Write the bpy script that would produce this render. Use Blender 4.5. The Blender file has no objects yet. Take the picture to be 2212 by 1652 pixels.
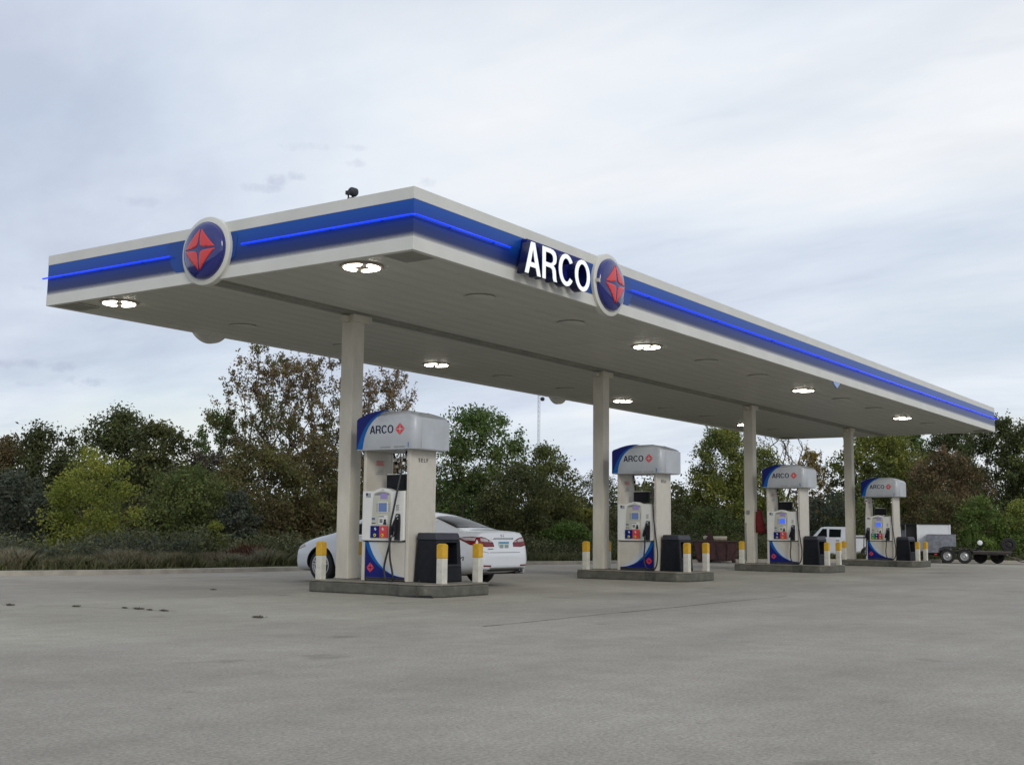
import bpy, bmesh, math, random
import numpy as np
from mathutils import Vector, Matrix
from mathutils.bvhtree import BVHTree
from mathutils.geometry import delaunay_2d_cdt

S = bpy.context.scene
COL = S.collection
R = math.radians

# ------------------------------------------------------------------ camera
cam = bpy.data.cameras.new('camera')
camo = bpy.data.objects.new('camera', cam)
COL.objects.link(camo)
YAW, PIT, ROL = 0.59693, 0.122347, 0.0106763
F = Vector((math.cos(PIT)*math.cos(YAW), math.cos(PIT)*math.sin(YAW), math.sin(PIT)))
Rr = Vector((math.sin(YAW), -math.cos(YAW), 0)); U = Rr.cross(F)
R2 = Rr*math.cos(ROL)+U*math.sin(ROL); U2 = -Rr*math.sin(ROL)+U*math.cos(ROL)
M = Matrix((R2, U2, -F)).transposed().to_4x4()
M.translation = Vector((-12.955, -14.643, 1.0675))
camo.matrix_world = M
cam.sensor_width = 36; cam.lens = 2619.1/2212*36; cam.clip_end = 3000; cam.clip_start = .1
S.camera = camo

# ------------------------------------------------------------------ sky, sun, exposure
# small low clouds: azimuth, elevation, half widths (radians), density
SKYBLOBS = [(0.9767, 0.1233, 0.0344, 0.0034, 0.8), (0.939, 0.1128, 0.0172, 0.0034, 0.8), (0.9759, 0.1084, 0.0115, 0.0019, 0.4), (0.7986, 0.2805, 0.0137, 0.0042, 0.5), (0.8059, 0.2738, 0.0153, 0.0031, 0.45), (0.7798, 0.2846, 0.0076, 0.0031, 0.5), (0.7322, 0.2974, 0.016, 0.0031, 0.4), (0.7691, 0.3079, 0.0191, 0.0034, 0.35), (0.9042, 0.255, 0.0145, 0.0031, 0.35), (0.9892, 0.0812, 0.0172, 0.0019, 0.35), (0.98, 0.182, 0.0069, 0.0019, 0.4), (0.6716, 0.2839, 0.0076, 0.0034, 0.35), (0.9303, 0.144, 0.0084, 0.0015, 0.3), (0.7306, 0.3093, 0.0153, 0.0023, 0.25)]
W = bpy.data.worlds.new("World"); S.world = W; W.use_nodes = True
nt = W.node_tree; nt.nodes.clear()
def N(t, **k):
    n = nt.nodes.new(t)
    for a, b in k.items(): setattr(n, a, b)
    return n
L = lambda a, b: nt.links.new(a, b)
SUN_EL, SUN_AZ = R(24), R(236)          # direction the light comes from, measured from +X
sky = N('ShaderNodeTexSky', sky_type='NISHITA', sun_disc=False)
sky.sun_elevation = SUN_EL; sky.sun_rotation = math.pi/2-SUN_AZ
sky.air_density = 1.0; sky.dust_density = 2.0; sky.ozone_density = 1.0
bg1 = N('ShaderNodeBackground'); bg1.inputs[1].default_value = .12
L(sky.outputs[0], bg1.inputs[0])
tc = N('ShaderNodeTexCoord'); sep = N('ShaderNodeSeparateXYZ'); L(tc.outputs['Generated'], sep.inputs[0])
zz = N('ShaderNodeMath', operation='MAXIMUM'); L(sep.outputs[2], zz.inputs[0]); zz.inputs[1].default_value = 0
za = N('ShaderNodeMath', operation='ADD'); L(zz.outputs[0], za.inputs[0]); za.inputs[1].default_value = .16
dx = N('ShaderNodeMath', operation='DIVIDE'); L(sep.outputs[0], dx.inputs[0]); L(za.outputs[0], dx.inputs[1])
dy = N('ShaderNodeMath', operation='DIVIDE'); L(sep.outputs[1], dy.inputs[0]); L(za.outputs[0], dy.inputs[1])
cb = N('ShaderNodeCombineXYZ'); L(dx.outputs[0], cb.inputs[0]); L(dy.outputs[0], cb.inputs[1])
def cloudnoise(scale, detail, rough, off, dist=0.0):
    mp = N('ShaderNodeMapping'); mp.inputs['Location'].default_value = off
    mp.inputs['Rotation'].default_value = (0, 0, R(-35)); mp.inputs['Scale'].default_value = (1, .45, 1)
    L(cb.outputs[0], mp.inputs[0])
    n = N('ShaderNodeTexNoise'); n.inputs['Scale'].default_value = scale; n.inputs['Detail'].default_value = detail
    n.inputs['Roughness'].default_value = rough; n.inputs['Distortion'].default_value = dist
    L(mp.outputs[0], n.inputs['Vector']); return n
def ramp(src, stops):
    r = N('ShaderNodeValToRGB'); L(src, r.inputs[0]); e = r.color_ramp.elements
    while len(e) < len(stops): e.new(.5)
    for q, (p, c) in zip(e, stops): q.position = p; q.color = (*c, 1) if len(c) == 3 else c
    return r
n1 = cloudnoise(1.15, 7, .52, (3.1, 1.7, 0), .35)
cover = ramp(n1.outputs[0], [(.30, (.62,)*3), (.56, (1,)*3)])
n2 = cloudnoise(.8, 9, .58, (7.3, 4.1, 0), .3)
tone = ramp(n2.outputs[0], [(.36, (.60, .66, .79)), (.45, (.71, .78, .90)), (.54, (.82, .88, .96)), (.66, (.97, .98, 1.0))])
n3 = cloudnoise(3.6, 6, .55, (1.3, 9.1, 0), .2)      # small dark scud
scud = ramp(n3.outputs[0], [(.66, (0,)*3), (.80, (.25,)*3)])
azn = N('ShaderNodeMath', operation='ARCTAN2'); L(sep.outputs[1], azn.inputs[0]); L(sep.outputs[0], azn.inputs[1])
eln = N('ShaderNodeMath', operation='ARCSINE'); L(sep.outputs[2], eln.inputs[0])
nz = N('ShaderNodeTexNoise'); nz.inputs['Scale'].default_value = 46; nz.inputs['Detail'].default_value = 7; nz.inputs['Roughness'].default_value = .62; L(tc.outputs['Generated'], nz.inputs['Vector'])
acc = None
def mm(op, a, b):
    x = N('ShaderNodeMath', operation=op)
    for i, q in enumerate((a, b)):
        if isinstance(q, (int, float)): x.inputs[i].default_value = q
        else: L(q, x.inputs[i])
    return x.outputs[0]
for u, v, wu, wv, am in SKYBLOBS:
    k1 = mm('MULTIPLY', mm('SUBTRACT', azn.outputs[0], u), 1/(wu*1.25)); k2 = mm('MULTIPLY', mm('SUBTRACT', eln.outputs[0], v), 1/(wv*1.35))
    d2 = mm('ADD', mm('MULTIPLY', k1, k1), mm('MULTIPLY', k2, k2))
    d2 = mm('ADD', d2, mm('MULTIPLY', mm('SUBTRACT', nz.outputs[0], .47), 6.5))
    b_ = mm('MULTIPLY', mm('MAXIMUM', mm('SUBTRACT', 1, d2), 0), am*.62)
    acc = b_ if acc is None else mm('MAXIMUM', acc, b_)
mx = N('ShaderNodeMixRGB'); L(mm('MINIMUM', mm('ADD', scud.outputs[0], acc), .85), mx.inputs[0]); L(tone.outputs[0], mx.inputs[1]); mx.inputs[2].default_value = (.48, .53, .68, 1)
bg2 = N('ShaderNodeBackground'); L(mx.outputs[0], bg2.inputs[0]); bg2.inputs[1].default_value = .97
ms = N('ShaderNodeMixShader'); L(cover.outputs[0], ms.inputs[0]); L(bg1.outputs[0], ms.inputs[1]); L(bg2.outputs[0], ms.inputs[2])
wo = N('ShaderNodeOutputWorld'); L(ms.outputs[0], wo.inputs[0])

sl = bpy.data.lights.new('sun', 'SUN'); sl.energy = 1.0; sl.angle = R(18); sl.color = (1, .95, .88)
so = bpy.data.objects.new('sun', sl); COL.objects.link(so)
sd = Vector((math.cos(SUN_EL)*math.cos(SUN_AZ), math.cos(SUN_EL)*math.sin(SUN_AZ), math.sin(SUN_EL)))
so.rotation_euler = sd.to_track_quat('Z', 'Y').to_euler(); so.location = sd*60
S.view_settings.view_transform = 'Standard'; S.view_settings.look = 'None'
S.view_settings.exposure = 0; S.view_settings.gamma = 1; S.view_settings.use_curve_mapping = False

# ------------------------------------------------------------------ materials
def mat(name, col, rough=.5, metal=0, chip=None, var=.0, vscale=4, bump=0, bscale=30, coat=0, emit=None, estr=0, col2=None, spec=.5, stretch=None):
    m = bpy.data.materials.new(name); m.use_nodes = True
    t = m.node_tree; b = t.nodes['Principled BSDF']; ln = t.links.new
    b.inputs['Roughness'].default_value = rough; b.inputs['Metallic'].default_value = metal
    b.inputs['Specular IOR Level'].default_value = spec
    b.inputs['Coat Weight'].default_value = coat; b.inputs['Coat Roughness'].default_value = .05
    b.inputs['Base Color'].default_value = (*col, 1)
    tcn = t.nodes.new('ShaderNodeTexCoord'); src = tcn.outputs['Object']
    if stretch:
        mp = t.nodes.new('ShaderNodeMapping'); mp.inputs['Scale'].default_value = stretch; ln(src, mp.inputs[0]); src = mp.outputs[0]
    if var or col2:
        n = t.nodes.new('ShaderNodeTexNoise'); n.inputs['Scale'].default_value = vscale; n.inputs['Detail'].default_value = 6
        n.inputs['Roughness'].default_value = .6; ln(src, n.inputs['Vector'])
        r = t.nodes.new('ShaderNodeValToRGB'); ln(n.outputs[0], r.inputs[0])
        c2 = col2 if col2 else tuple(c*(1-var) for c in col); c1 = col if col2 else tuple(min(1, c*(1+var*.5)) for c in col)
        r.color_ramp.elements[0].position = .35; r.color_ramp.elements[0].color = (*c2, 1)
        r.color_ramp.elements[1].position = .65; r.color_ramp.elements[1].color = (*c1, 1)
        ln(r.outputs[0], b.inputs['Base Color'])
    if chip:
        n = t.nodes.new('ShaderNodeTexNoise'); n.inputs['Scale'].default_value = chip[0]; n.inputs['Detail'].default_value = 6; n.inputs['Roughness'].default_value = .7; ln(src, n.inputs['Vector'])
        r = t.nodes.new('ShaderNodeValToRGB'); ln(n.outputs[0], r.inputs[0]); r.color_ramp.elements[0].position = chip[1]; r.color_ramp.elements[1].position = chip[1]+.03
        mxr = t.nodes.new('ShaderNodeMixRGB'); ln(r.outputs[0], mxr.inputs[0]); mxr.inputs[2].default_value = (*chip[2], 1)
        sk = b.inputs['Base Color']
        if sk.is_linked: ln(sk.links[0].from_socket, mxr.inputs[1])
        else: mxr.inputs[1].default_value = (*col, 1)
        ln(mxr.outputs[0], sk)
    if bump:
        n = t.nodes.new('ShaderNodeTexNoise'); n.inputs['Scale'].default_value = bscale; n.inputs['Detail'].default_value = 5; ln(src, n.inputs['Vector'])
        bp = t.nodes.new('ShaderNodeBump'); bp.inputs['Strength'].default_value = bump; bp.inputs['Distance'].default_value = .02
        ln(n.outputs[0], bp.inputs['Height']); ln(bp.outputs[0], b.inputs['Normal'])
    if emit:
        b.inputs['Emission Color'].default_value = (*emit, 1); b.inputs['Emission Strength'].default_value = estr
    return m
def leafmat(name, ca, cbb, rnd=.24):
    ca = tuple(c*1.72 for c in ca); cbb = tuple(min(.3, c*1.62) for c in cbb)
    m = bpy.data.materials.new(name); m.use_nodes = True; t = m.node_tree; ln = t.links.new
    b = t.nodes['Principled BSDF']; out = t.nodes['Material Output']
    b.inputs['Roughness'].default_value = .6; b.inputs['Specular IOR Level'].default_value = .25
    g = t.nodes.new('ShaderNodeNewGeometry'); tcn = t.nodes.new('ShaderNodeTexCoord')
    n = t.nodes.new('ShaderNodeTexNoise'); n.inputs['Scale'].default_value = .9; n.inputs['Detail'].default_value = 3; ln(tcn.outputs['Object'], n.inputs['Vector'])
    a = t.nodes.new('ShaderNodeMath'); a.operation = 'MULTIPLY_ADD'; ln(g.outputs['Random Per Island'], a.inputs[0]); a.inputs[1].default_value = rnd
    s = t.nodes.new('ShaderNodeMath'); s.operation = 'SUBTRACT'; ln(n.outputs[0], s.inputs[0]); s.inputs[1].default_value = rnd/2
    ln(s.outputs[0], a.inputs[2])
    r = t.nodes.new('ShaderNodeValToRGB'); ln(a.outputs[0], r.inputs[0])
    r.color_ramp.elements[0].position = .34; r.color_ramp.elements[0].color = (*ca, 1)
    r.color_ramp.elements[1].position = .68; r.color_ramp.elements[1].color = (*cbb, 1)
    ln(r.outputs[0], b.inputs['Base Color'])
    tr = t.nodes.new('ShaderNodeBsdfTranslucent'); ln(r.outputs[0], tr.inputs[0])
    mxs = t.nodes.new('ShaderNodeMixShader'); mxs.inputs[0].default_value = .33
    ln(b.outputs[0], mxs.inputs[1]); ln(tr.outputs[0], mxs.inputs[2]); ln(mxs.outputs[0], out.inputs[0])
    return m
MT = {}
MT['white'] = mat('canopy_white', (.62, .62, .57), .45, var=.06, vscale=1.2)
MT['cream'] = mat('cream_paint', (.60, .57, .49), .5, chip=(9, .70, (.40, .36, .29)), var=.16, vscale=2.2, stretch=(1, 1, .35), bump=.05)
MT['pumpw'] = mat('pump_enamel', (.56, .53, .46), .38, var=.09, vscale=3)
MT['pumphead'] = mat('pump_head_plastic', (.72, .72, .69), .35, var=.05, vscale=5)
MT['pumpin'] = mat('pump_head_recess', (.50, .50, .42), .4, var=.06)
MT['silver'] = mat('valance_silver', (.45, .48, .52), .32, metal=.0, var=.10, vscale=2.5)
MT['navy'] = mat('navy_film', (.006, .012, .15), .4, spec=.2)
MT['mid'] = mat('mid_blue_film', (.002, .10, .36), .4, spec=.2)
MT['pale'] = mat('pale_film', (.50, .55, .60), .35)
MT['navydk'] = mat('navy_letter_side', (.004, .007, .06), .3)
MT['red'] = mat('red_plastic', (.62, .04, .04), .35, coat=.2)
MT['redcloth'] = mat('red_vinyl', (.23, .012, .018), .6, var=.3, vscale=8, bump=.4, bscale=9)
MT['domeblue'] = mat('sign_dome_blue', (.012, .018, .16), .12, coat=.6)
MT['lit'] = mat('lit_letter_face', (.8, .82, .82), .4, emit=(.93, 1, 1), estr=.42)
MT['neon'] = mat('blue_neon', (.01, .02, .5), .3, emit=(.0, .035, 1), estr=1.5)
MT['lamp'] = mat('lamp_lens', (.9, .9, .85), .3, emit=(1, .93, .80), estr=14)
MT['soffit'] = mat('soffit_steel', (.57, .57, .52), .42, var=.14, vscale=1.1, stretch=(.25, 2.2, 1), bump=.06, bscale=5)
MT['beam'] = mat('beam_steel', (.28, .28, .245), .6, var=.15, vscale=1.5)
MT['lampbody'] = mat('lamp_housing', (.34, .31, .26), .8, spec=.1)
MT['black'] = mat('black_rubber', (.012, .012, .014), .45, var=.3)
MT['blackpl'] = mat('black_plastic', (.009, .010, .015), .55, var=.4, vscale=9, bump=.1, spec=.25)
MT['greypl'] = mat('grey_plastic', (.035, .037, .048), .5, var=.2, spec=.3)
MT['yellow'] = mat('yellow_paint', (.62, .36, .02), .5, chip=(16, .67, (.22, .16, .06)), var=.15, vscale=7)
MT['bollw'] = mat('bollard_white', (.60, .585, .51), .55, chip=(14, .64, (.20, .17, .13)), var=.14, vscale=6)
MT['btnyel'] = mat('yellow_button', (.62, .58, .04), .4)
MT['scr1'] = mat('violet_screen', (.22, .18, .38), .25, emit=(.42, .34, .75), estr=.12)
MT['scr2'] = mat('blue_screen', (.10, .15, .30), .2, emit=(.14, .22, .55), estr=.13)
MT['scr2b'] = mat('bright_blue_screen', (.05, .10, .40), .2, emit=(.05, .14, .9), estr=.65)
MT['green'] = mat('green_panel', (.02, .22, .07), .4)
MT['darkmark'] = mat('dark_print', (.006, .009, .04), .5, spec=.2)
MT['greymark'] = mat('grey_print', (.22, .22, .22), .5)
MT['kerb'] = mat('island_kerb_paint', (.105, .104, .085), .8, chip=(5, .66, (.20, .19, .165)), var=.3, vscale=5, bump=.3, bscale=25)
MT['islandtop'] = mat('island_top', (.22, .205, .165), .8, var=.25, vscale=4, bump=.2)
MT['concrete'] = mat('kerb_concrete', (.33, .30, .25), .85, var=.25, vscale=2, bump=.3)
MT['carw'] = mat('car_white_paint', (.64, .67, .71), .30, coat=.6)
MT['truckw'] = mat('truck_white_paint', (.78, .80, .84), .3, coat=.5)
MT['glass'] = mat('dark_car_glass', (.010, .013, .013), .12, spec=.03)
MT['chrome'] = mat('chrome', (.75, .76, .78), .12, metal=1)
MT['alloy'] = mat('alloy_rim', (.48, .49, .50), .3, metal=.7)
MT['tyre'] = mat('tyre_rubber', (.014, .013, .013), .75, bump=.2)
MT['lens_red'] = mat('red_lens', (.16, .004, .008), .18, spec=.35)
MT['lens_clear'] = mat('clear_lens', (.42, .38, .39), .15, spec=.5)
MT['plateblue'] = mat('plate_blue', (.05, .22, .38), .4)
MT['plate'] = mat('plate_white', (.5, .6, .6), .4)
MT['galv'] = mat('galvanised_steel', (.26, .27, .31), .35, metal=.6, var=.3, vscale=6)
MT['boxw'] = mat('white_sheet', (.80, .83, .85), .4, var=.04)
MT['maroon'] = mat('maroon_steel', (.06, .018, .02), .5, var=.45, vscale=5, bump=.2)
MT['tarp'] = mat('cream_tarp', (.52, .47, .36), .7, var=.2, vscale=6)
MT['frame'] = mat('dark_trailer_steel', (.03, .026, .026), .6, var=.4, vscale=8)
MT['rustwood'] = mat('weathered_deck', (.14, .11, .09), .8, var=.4, vscale=8)
MT['bark'] = mat('bark', (.055, .043, .033), .9, var=.4, vscale=6, bump=.5)
MT['barkl'] = mat('pale_bark', (.10, .082, .065), .9, var=.4, vscale=6, bump=.5)
MT['mast'] = mat('mast_steel', (.32, .34, .37), .5)
MT['paleblue'] = mat('pale_blue_plastic', (.25, .36, .62), .3)
MT['joint'] = mat('joint_sealant', (.06, .055, .045), .9, var=.5, vscale=3)
MT['dirt'] = mat('dark_debris', (.10, .092, .065), .95, var=.4, vscale=20)

# fascia film: printed blue that fades to darker blue and then, as a halftone, into the white trim below
def fascia_mat():
    m = bpy.data.materials.new('fascia_film'); m.use_nodes = True; t = m.node_tree; ln = t.links.new
    b = t.nodes['Principled BSDF']; b.inputs['Roughness'].default_value = .33; b.inputs['Specular IOR Level'].default_value = .28
    tcn = t.nodes.new('ShaderNodeTexCoord'); sp = t.nodes.new('ShaderNodeSeparateXYZ'); ln(tcn.outputs['Object'], sp.inputs[0])
    wn = t.nodes.new('ShaderNodeTexNoise'); wn.inputs['Scale'].default_value = 170; wn.inputs['Detail'].default_value = 2; ln(tcn.outputs['Object'], wn.inputs['Vector'])
    k = t.nodes.new('ShaderNodeMath'); k.operation = 'MULTIPLY_ADD'; ln(wn.outputs[0], k.inputs[0]); k.inputs[1].default_value = .10; ln(sp.outputs[2], k.inputs[2])
    mr = t.nodes.new('ShaderNodeMapRange'); ln(k.outputs[0], mr.inputs[0])
    mr.inputs[1].default_value = 5.145+.05; mr.inputs[2].default_value = 5.69+.06
    r = t.nodes.new('ShaderNodeValToRGB'); ln(mr.outputs[0], r.inputs[0]); e = r.color_ramp.elements
    st = [(0, (.50, .50, .47)), (.07, (.20, .20, .23)), (.14, (.020, .034, .12)), (.34, (.007, .028, .165)), (.55, (.006, .048, .26)), (1, (.006, .080, .38))]
    while len(e) < len(st): e.new(.5)
    for q, (p, c) in zip(e, st): q.position = p; q.color = (*c, 1)
    ln(r.outputs[0], b.inputs['Base Color']); return m
MT['fascia'] = fascia_mat()
MT['fasciaplain'] = mat('fascia_plain_blue', (.009, .058, .27), .33, spec=.28)

X_ISL = 3.434
def ground_mat():
    m = bpy.data.materials.new('forecourt_concrete'); m.use_nodes = True; t = m.node_tree; ln = t.links.new
    b = t.nodes['Principled BSDF']; b.inputs['Roughness'].default_value = .85; b.inputs['Specular IOR Level'].default_value = .3
    tcn = t.nodes.new('ShaderNodeTexCoord'); O = tcn.outputs['Object']
    def ns(sc, det, rg=.6, st=None):
        v = O
        if st: mp = t.nodes.new('ShaderNodeMapping'); mp.inputs['Scale'].default_value = st; ln(O, mp.inputs[0]); v = mp.outputs[0]
        n = t.nodes.new('ShaderNodeTexNoise'); n.inputs['Scale'].default_value = sc; n.inputs['Detail'].default_value = det; n.inputs['Roughness'].default_value = rg; ln(v, n.inputs['Vector']); return n.outputs[0]
    def rp(s, st):
        r = t.nodes.new('ShaderNodeValToRGB'); ln(s, r.inputs[0]); e = r.color_ramp.elements
        while len(e) < len(st): e.new(.5)
        for q, (p, c) in zip(e, st): q.position = p; q.color = (*c, 1)
        return r.outputs[0]
    def mixc(f, a, bb, mode='MIX', fv=None):
        x = t.nodes.new('ShaderNodeMixRGB'); x.blend_type = mode
        if f is None: x.inputs[0].default_value = fv
        else: ln(f, x.inputs[0])
        for s, i in ((a, 1), (bb, 2)):
            if isinstance(s, tuple): x.inputs[i].default_value = (*s, 1)
            else: ln(s, x.inputs[i])
        return x.outputs[0]
    tan = rp(ns(.35, 5), [(.3, (.325, .305, .250)), (.7, (.42, .398, .330))])
    gry = rp(ns(.5, 5), [(.3, (.292, .268, .228)), (.7, (.352, .328, .284))])
    sp = t.nodes.new('ShaderNodeSeparateXYZ'); ln(O, sp.inputs[0])
    def mth(op, a, bb, cc=None):
        x = t.nodes.new('ShaderNodeMath'); x.operation = op
        for i, q in enumerate((a, bb, cc)):
            if q is None: continue
            if isinstance(q, (int, float)): x.inputs[i].default_value = q
            else: ln(q, x.inputs[i])
        return x.outputs[0]
    dd = mth('ABSOLUTE', mth('ADD', sp.outputs[1], 1.9), 0)
    zone = rp(mth('MULTIPLY_ADD', ns(.22, 5, .6), .9, mth('MULTIPLY', dd, .11)), [(.66, (0, 0, 0)), (.86, (1, 1, 1))])
    c = mixc(zone, tan, gry)
    agg = rp(ns(38, 5, .85), [(.34, (.52, .52, .52)), (.5, (1, 1, 1)), (.67, (1.48, 1.45, 1.40))])
    c = mixc(None, c, agg, 'MULTIPLY', .8)
    mott = rp(ns(3.2, 6, .7), [(.36, (.84, .83, .82)), (.62, (1.07, 1.07, 1.07))])
    c = mixc(None, c, mott, 'MULTIPLY', .55)
    streak = rp(ns(.5, 6, .6, (.35, 1.6, 1)), [(.35, (.80, .80, .80)), (.6, (1.05, 1.05, 1.05))])
    c = mixc(None, c, streak, 'MULTIPLY', .5)
    px = mth('PINGPONG', mth('SUBTRACT', sp.outputs[0], X_ISL), 4.5055)
    lane = rp(mth('MULTIPLY', mth('ADD', px, mth('MULTIPLY', ns(.8, 4), 1.4)), .18), [(.2, (1, 1, 1)), (.40, (.90, .895, .885)), (.62, (.91, .905, .90)), (.85, (1, 1, 1))])
    nearc = rp(mth('MULTIPLY', mth('ABSOLUTE', sp.outputs[1], 0), .1), [(.45, (1, 1, 1)), (.75, (0, 0, 0))])
    c = mixc(nearc, c, mixc(None, c, lane, 'MULTIPLY', 1))
    spots = rp(ns(5.5, 3, .5), [(.70, (1, 1, 1)), (.78, (.70, .69, .68))])
    c = mixc(None, c, spots, 'MULTIPLY', .8)
    oil = rp(ns(.9, 4, .5), [(.66, (1, 1, 1)), (.76, (.62, .61, .6))])
    c = mixc(None, c, oil, 'MULTIPLY', 1)
    ln(c, b.inputs['Base Color'])
    bp = t.nodes.new('ShaderNodeBump'); bp.inputs['Strength'].default_value = .35; bp.inputs['Distance'].default_value = .01
    ln(ns(60, 4, .7), bp.inputs['Height']); ln(bp.outputs[0], b.inputs['Normal'])
    return m
MT['ground'] = ground_mat()
MT['terrain'] = mat('rough_grass_ground', (.075, .075, .035), .95, col2=(.13, .11, .06), vscale=.8, bump=.6, bscale=6)
MT['verge'] = mat('mown_verge', (.14, .15, .055), .95, col2=(.24, .20, .12), vscale=2.5, bump=.5, bscale=20)

# ------------------------------------------------------------------ helpers
class MB:
    def __init__(s): s.v = []; s.f = []; s.m = []
    def add(s, vs, fs, mi=0):
        o = len(s.v); s.v += [tuple(v) for v in vs]; s.f += [tuple(i+o for i in f) for f in fs]; s.m += [mi]*len(fs); return s
    def box(s, x0, y0, z0, x1, y1, z1, mi=0):
        v = [(x0,y0,z0),(x1,y0,z0),(x1,y1,z0),(x0,y1,z0),(x0,y0,z1),(x1,y0,z1),(x1,y1,z1),(x0,y1,z1)]
        return s.add(v, [(0,3,2,1),(4,5,6,7),(0,1,5,4),(1,2,6,5),(2,3,7,6),(3,0,4,7)], mi)
    def frustum(s, lo, hi, z0, z1, mi=0):            # lo/hi = (x0,y0,x1,y1)
        a, b, c, d = lo; e, f, g, h = hi
        v = [(a,b,z0),(c,b,z0),(c,d,z0),(a,d,z0),(e,f,z1),(g,f,z1),(g,h,z1),(e,h,z1)]
        return s.add(v, [(0,3,2,1),(4,5,6,7),(0,1,5,4),(1,2,6,5),(2,3,7,6),(3,0,4,7)], mi)
    def prism_xz(s, pts, y0, y1, mi=0):              # outline in X-Z, counter-clockwise seen from -Y
        n = len(pts); v = [(p[0], y0, p[1]) for p in pts]+[(p[0], y1, p[1]) for p in pts]
        fs = [tuple(range(n)), tuple(range(2*n-1, n-1, -1))]+[((i+1) % n, i, i+n, (i+1) % n+n) for i in range(n)]
        return s.add(v, fs, mi)
    def prism_xy(s, pts, z0, z1, mi=0):
        n = len(pts); v = [(p[0], p[1], z0) for p in pts]+[(p[0], p[1], z1) for p in pts]
        fs = [tuple(range(n-1, -1, -1)), tuple(range(n, 2*n))]+[(i, (i+1) % n, (i+1) % n+n, i+n) for i in range(n)]
        return s.add(v, fs, mi)
    def tube(s, pts, r, n=8, mi=0, cap=True):
        P = [Vector(p) for p in pts]; rs = r if isinstance(r, (list, tuple)) else [r]*len(P)
        up = Vector((0, 0, 1)); rings = []; prev = None
        for i, p in enumerate(P):
            d = (P[min(i+1, len(P)-1)]-P[max(i-1, 0)]).normalized()
            a = prev-d*prev.dot(d) if prev is not None else d.cross(up if abs(d.z) < .9 else Vector((1, 0, 0)))
            a.normalize(); prev = a; b = d.cross(a)
            rings.append([p+(a*math.cos(2*math.pi*k/n)+b*math.sin(2*math.pi*k/n))*rs[i] for k in range(n)])
        v = [q for rg in rings for q in rg]
        fs = [(i*n+k, i*n+(k+1) % n, (i+1)*n+(k+1) % n, (i+1)*n+k) for i in range(len(P)-1) for k in range(n)]
        if cap: fs += [tuple(range(n-1, -1, -1)), tuple(range((len(P)-1)*n, len(P)*n))]
        return s.add(v, fs, mi)
    def lathe(s, prof, c, axis='x', n=24, mi=0, cap=True):     # prof = (along axis, radius)
        rings = []
        for a, r in prof:
            for k in range(n):
                t = 2*math.pi*k/n; u, w = r*math.cos(t), r*math.sin(t)
                q = {'x': (a, u, w), 'y': (u, a, w), 'z': (u, w, a)}[axis]
                rings.append((q[0]+c[0], q[1]+c[1], q[2]+c[2]))
        fs = [(i*n+k, (i+1)*n+k, (i+1)*n+(k+1) % n, i*n+(k+1) % n) for i in range(len(prof)-1) for k in range(n)]
        if cap: fs += [tuple(range(n)), tuple(range(len(prof)*n-1, (len(prof)-1)*n-1, -1))]
        return s.add(rings, fs, mi)
    def build(s, name, mats, parent=None, smooth=False, off=(0, 0, 0), bevel=0, seg=2):
        me = bpy.data.meshes.new(name)
        me.from_pydata([(a-off[0], b-off[1], c-off[2]) for a, b, c in s.v], [], s.f)
        mats = mats if isinstance(mats, (list, tuple)) else [mats]
        for m in mats: me.materials.append(MT[m] if isinstance(m, str) else m)
        me.polygons.foreach_set('material_index', s.m)
        bm = bmesh.new(); bm.from_mesh(me); bmesh.ops.recalc_face_normals(bm, faces=bm.faces[:]); bm.to_mesh(me); bm.free()
        o = bpy.data.objects.new(name, me); COL.objects.link(o)
        if smooth:
            for p in me.polygons: p.use_smooth = True
            if smooth == 'auto': me.set_sharp_from_angle(angle=R(40))
        if parent: o.parent = parent
        if bevel:
            b = o.modifiers.new('bevel', 'BEVEL'); b.width = bevel; b.segments = seg; b.limit_method = 'ANGLE'; b.angle_limit = R(40)
        return o
def tag(o, label, cat, group=None, kind=None):
    if label: o['label'] = label
    if cat: o['category'] = cat
    if group: o['group'] = group
    if kind: o['kind'] = kind
    return o
def thing(name, label, cat, loc=(0, 0, 0), rz=0, group=None):
    o = bpy.data.objects.new(name, None); COL.objects.link(o); o.location = loc; o.rotation_euler = (0, 0, rz)
    o.empty_display_size = .2
    return tag(o, label, cat, group)
def struct(o): o['kind'] = 'structure'; return o
def copy_tree(o, parent=None):
    c = o.copy(); COL.objects.link(c)
    if parent: c.parent = parent
    for ch in list(o.children): copy_tree(ch, c)
    return c
def newmesh_obj(name, me, m, parent=None):
    o = bpy.data.objects.new(name, me); COL.objects.link(o)
    me.materials.clear(); me.materials.append(MT[m] if isinstance(m, str) else m)
    if parent: o.parent = parent
    return o
def shape(loops, depth=.004):
    """filled outline with holes, standing in X-Z and facing -Y, centred on y=0"""
    cu = bpy.data.curves.new('outline', 'CURVE'); cu.dimensions = '2D'; cu.fill_mode = 'BOTH'; cu.extrude = depth/2
    for lp in loops:
        sp = cu.splines.new('POLY'); sp.points.add(len(lp)-1); sp.use_cyclic_u = True
        for p, (x, y) in zip(sp.points, lp): p.co = (x, y, 0, 1)
    return _curve_mesh(cu)
def text(sv, size, depth=.004):
    cu = bpy.data.curves.new('text', 'FONT'); cu.body = sv; cu.size = size; cu.extrude = depth/2
    return _curve_mesh(cu)
def _curve_mesh(cu):
    o = bpy.data.objects.new('tmp', cu); COL.objects.link(o)
    dg = bpy.context.evaluated_depsgraph_get(); me = bpy.data.meshes.new_from_object(o.evaluated_get(dg))
    bpy.data.objects.remove(o); bpy.data.curves.remove(cu)
    me.transform(Matrix.Rotation(math.pi/2, 4, 'X')); return me
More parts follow.
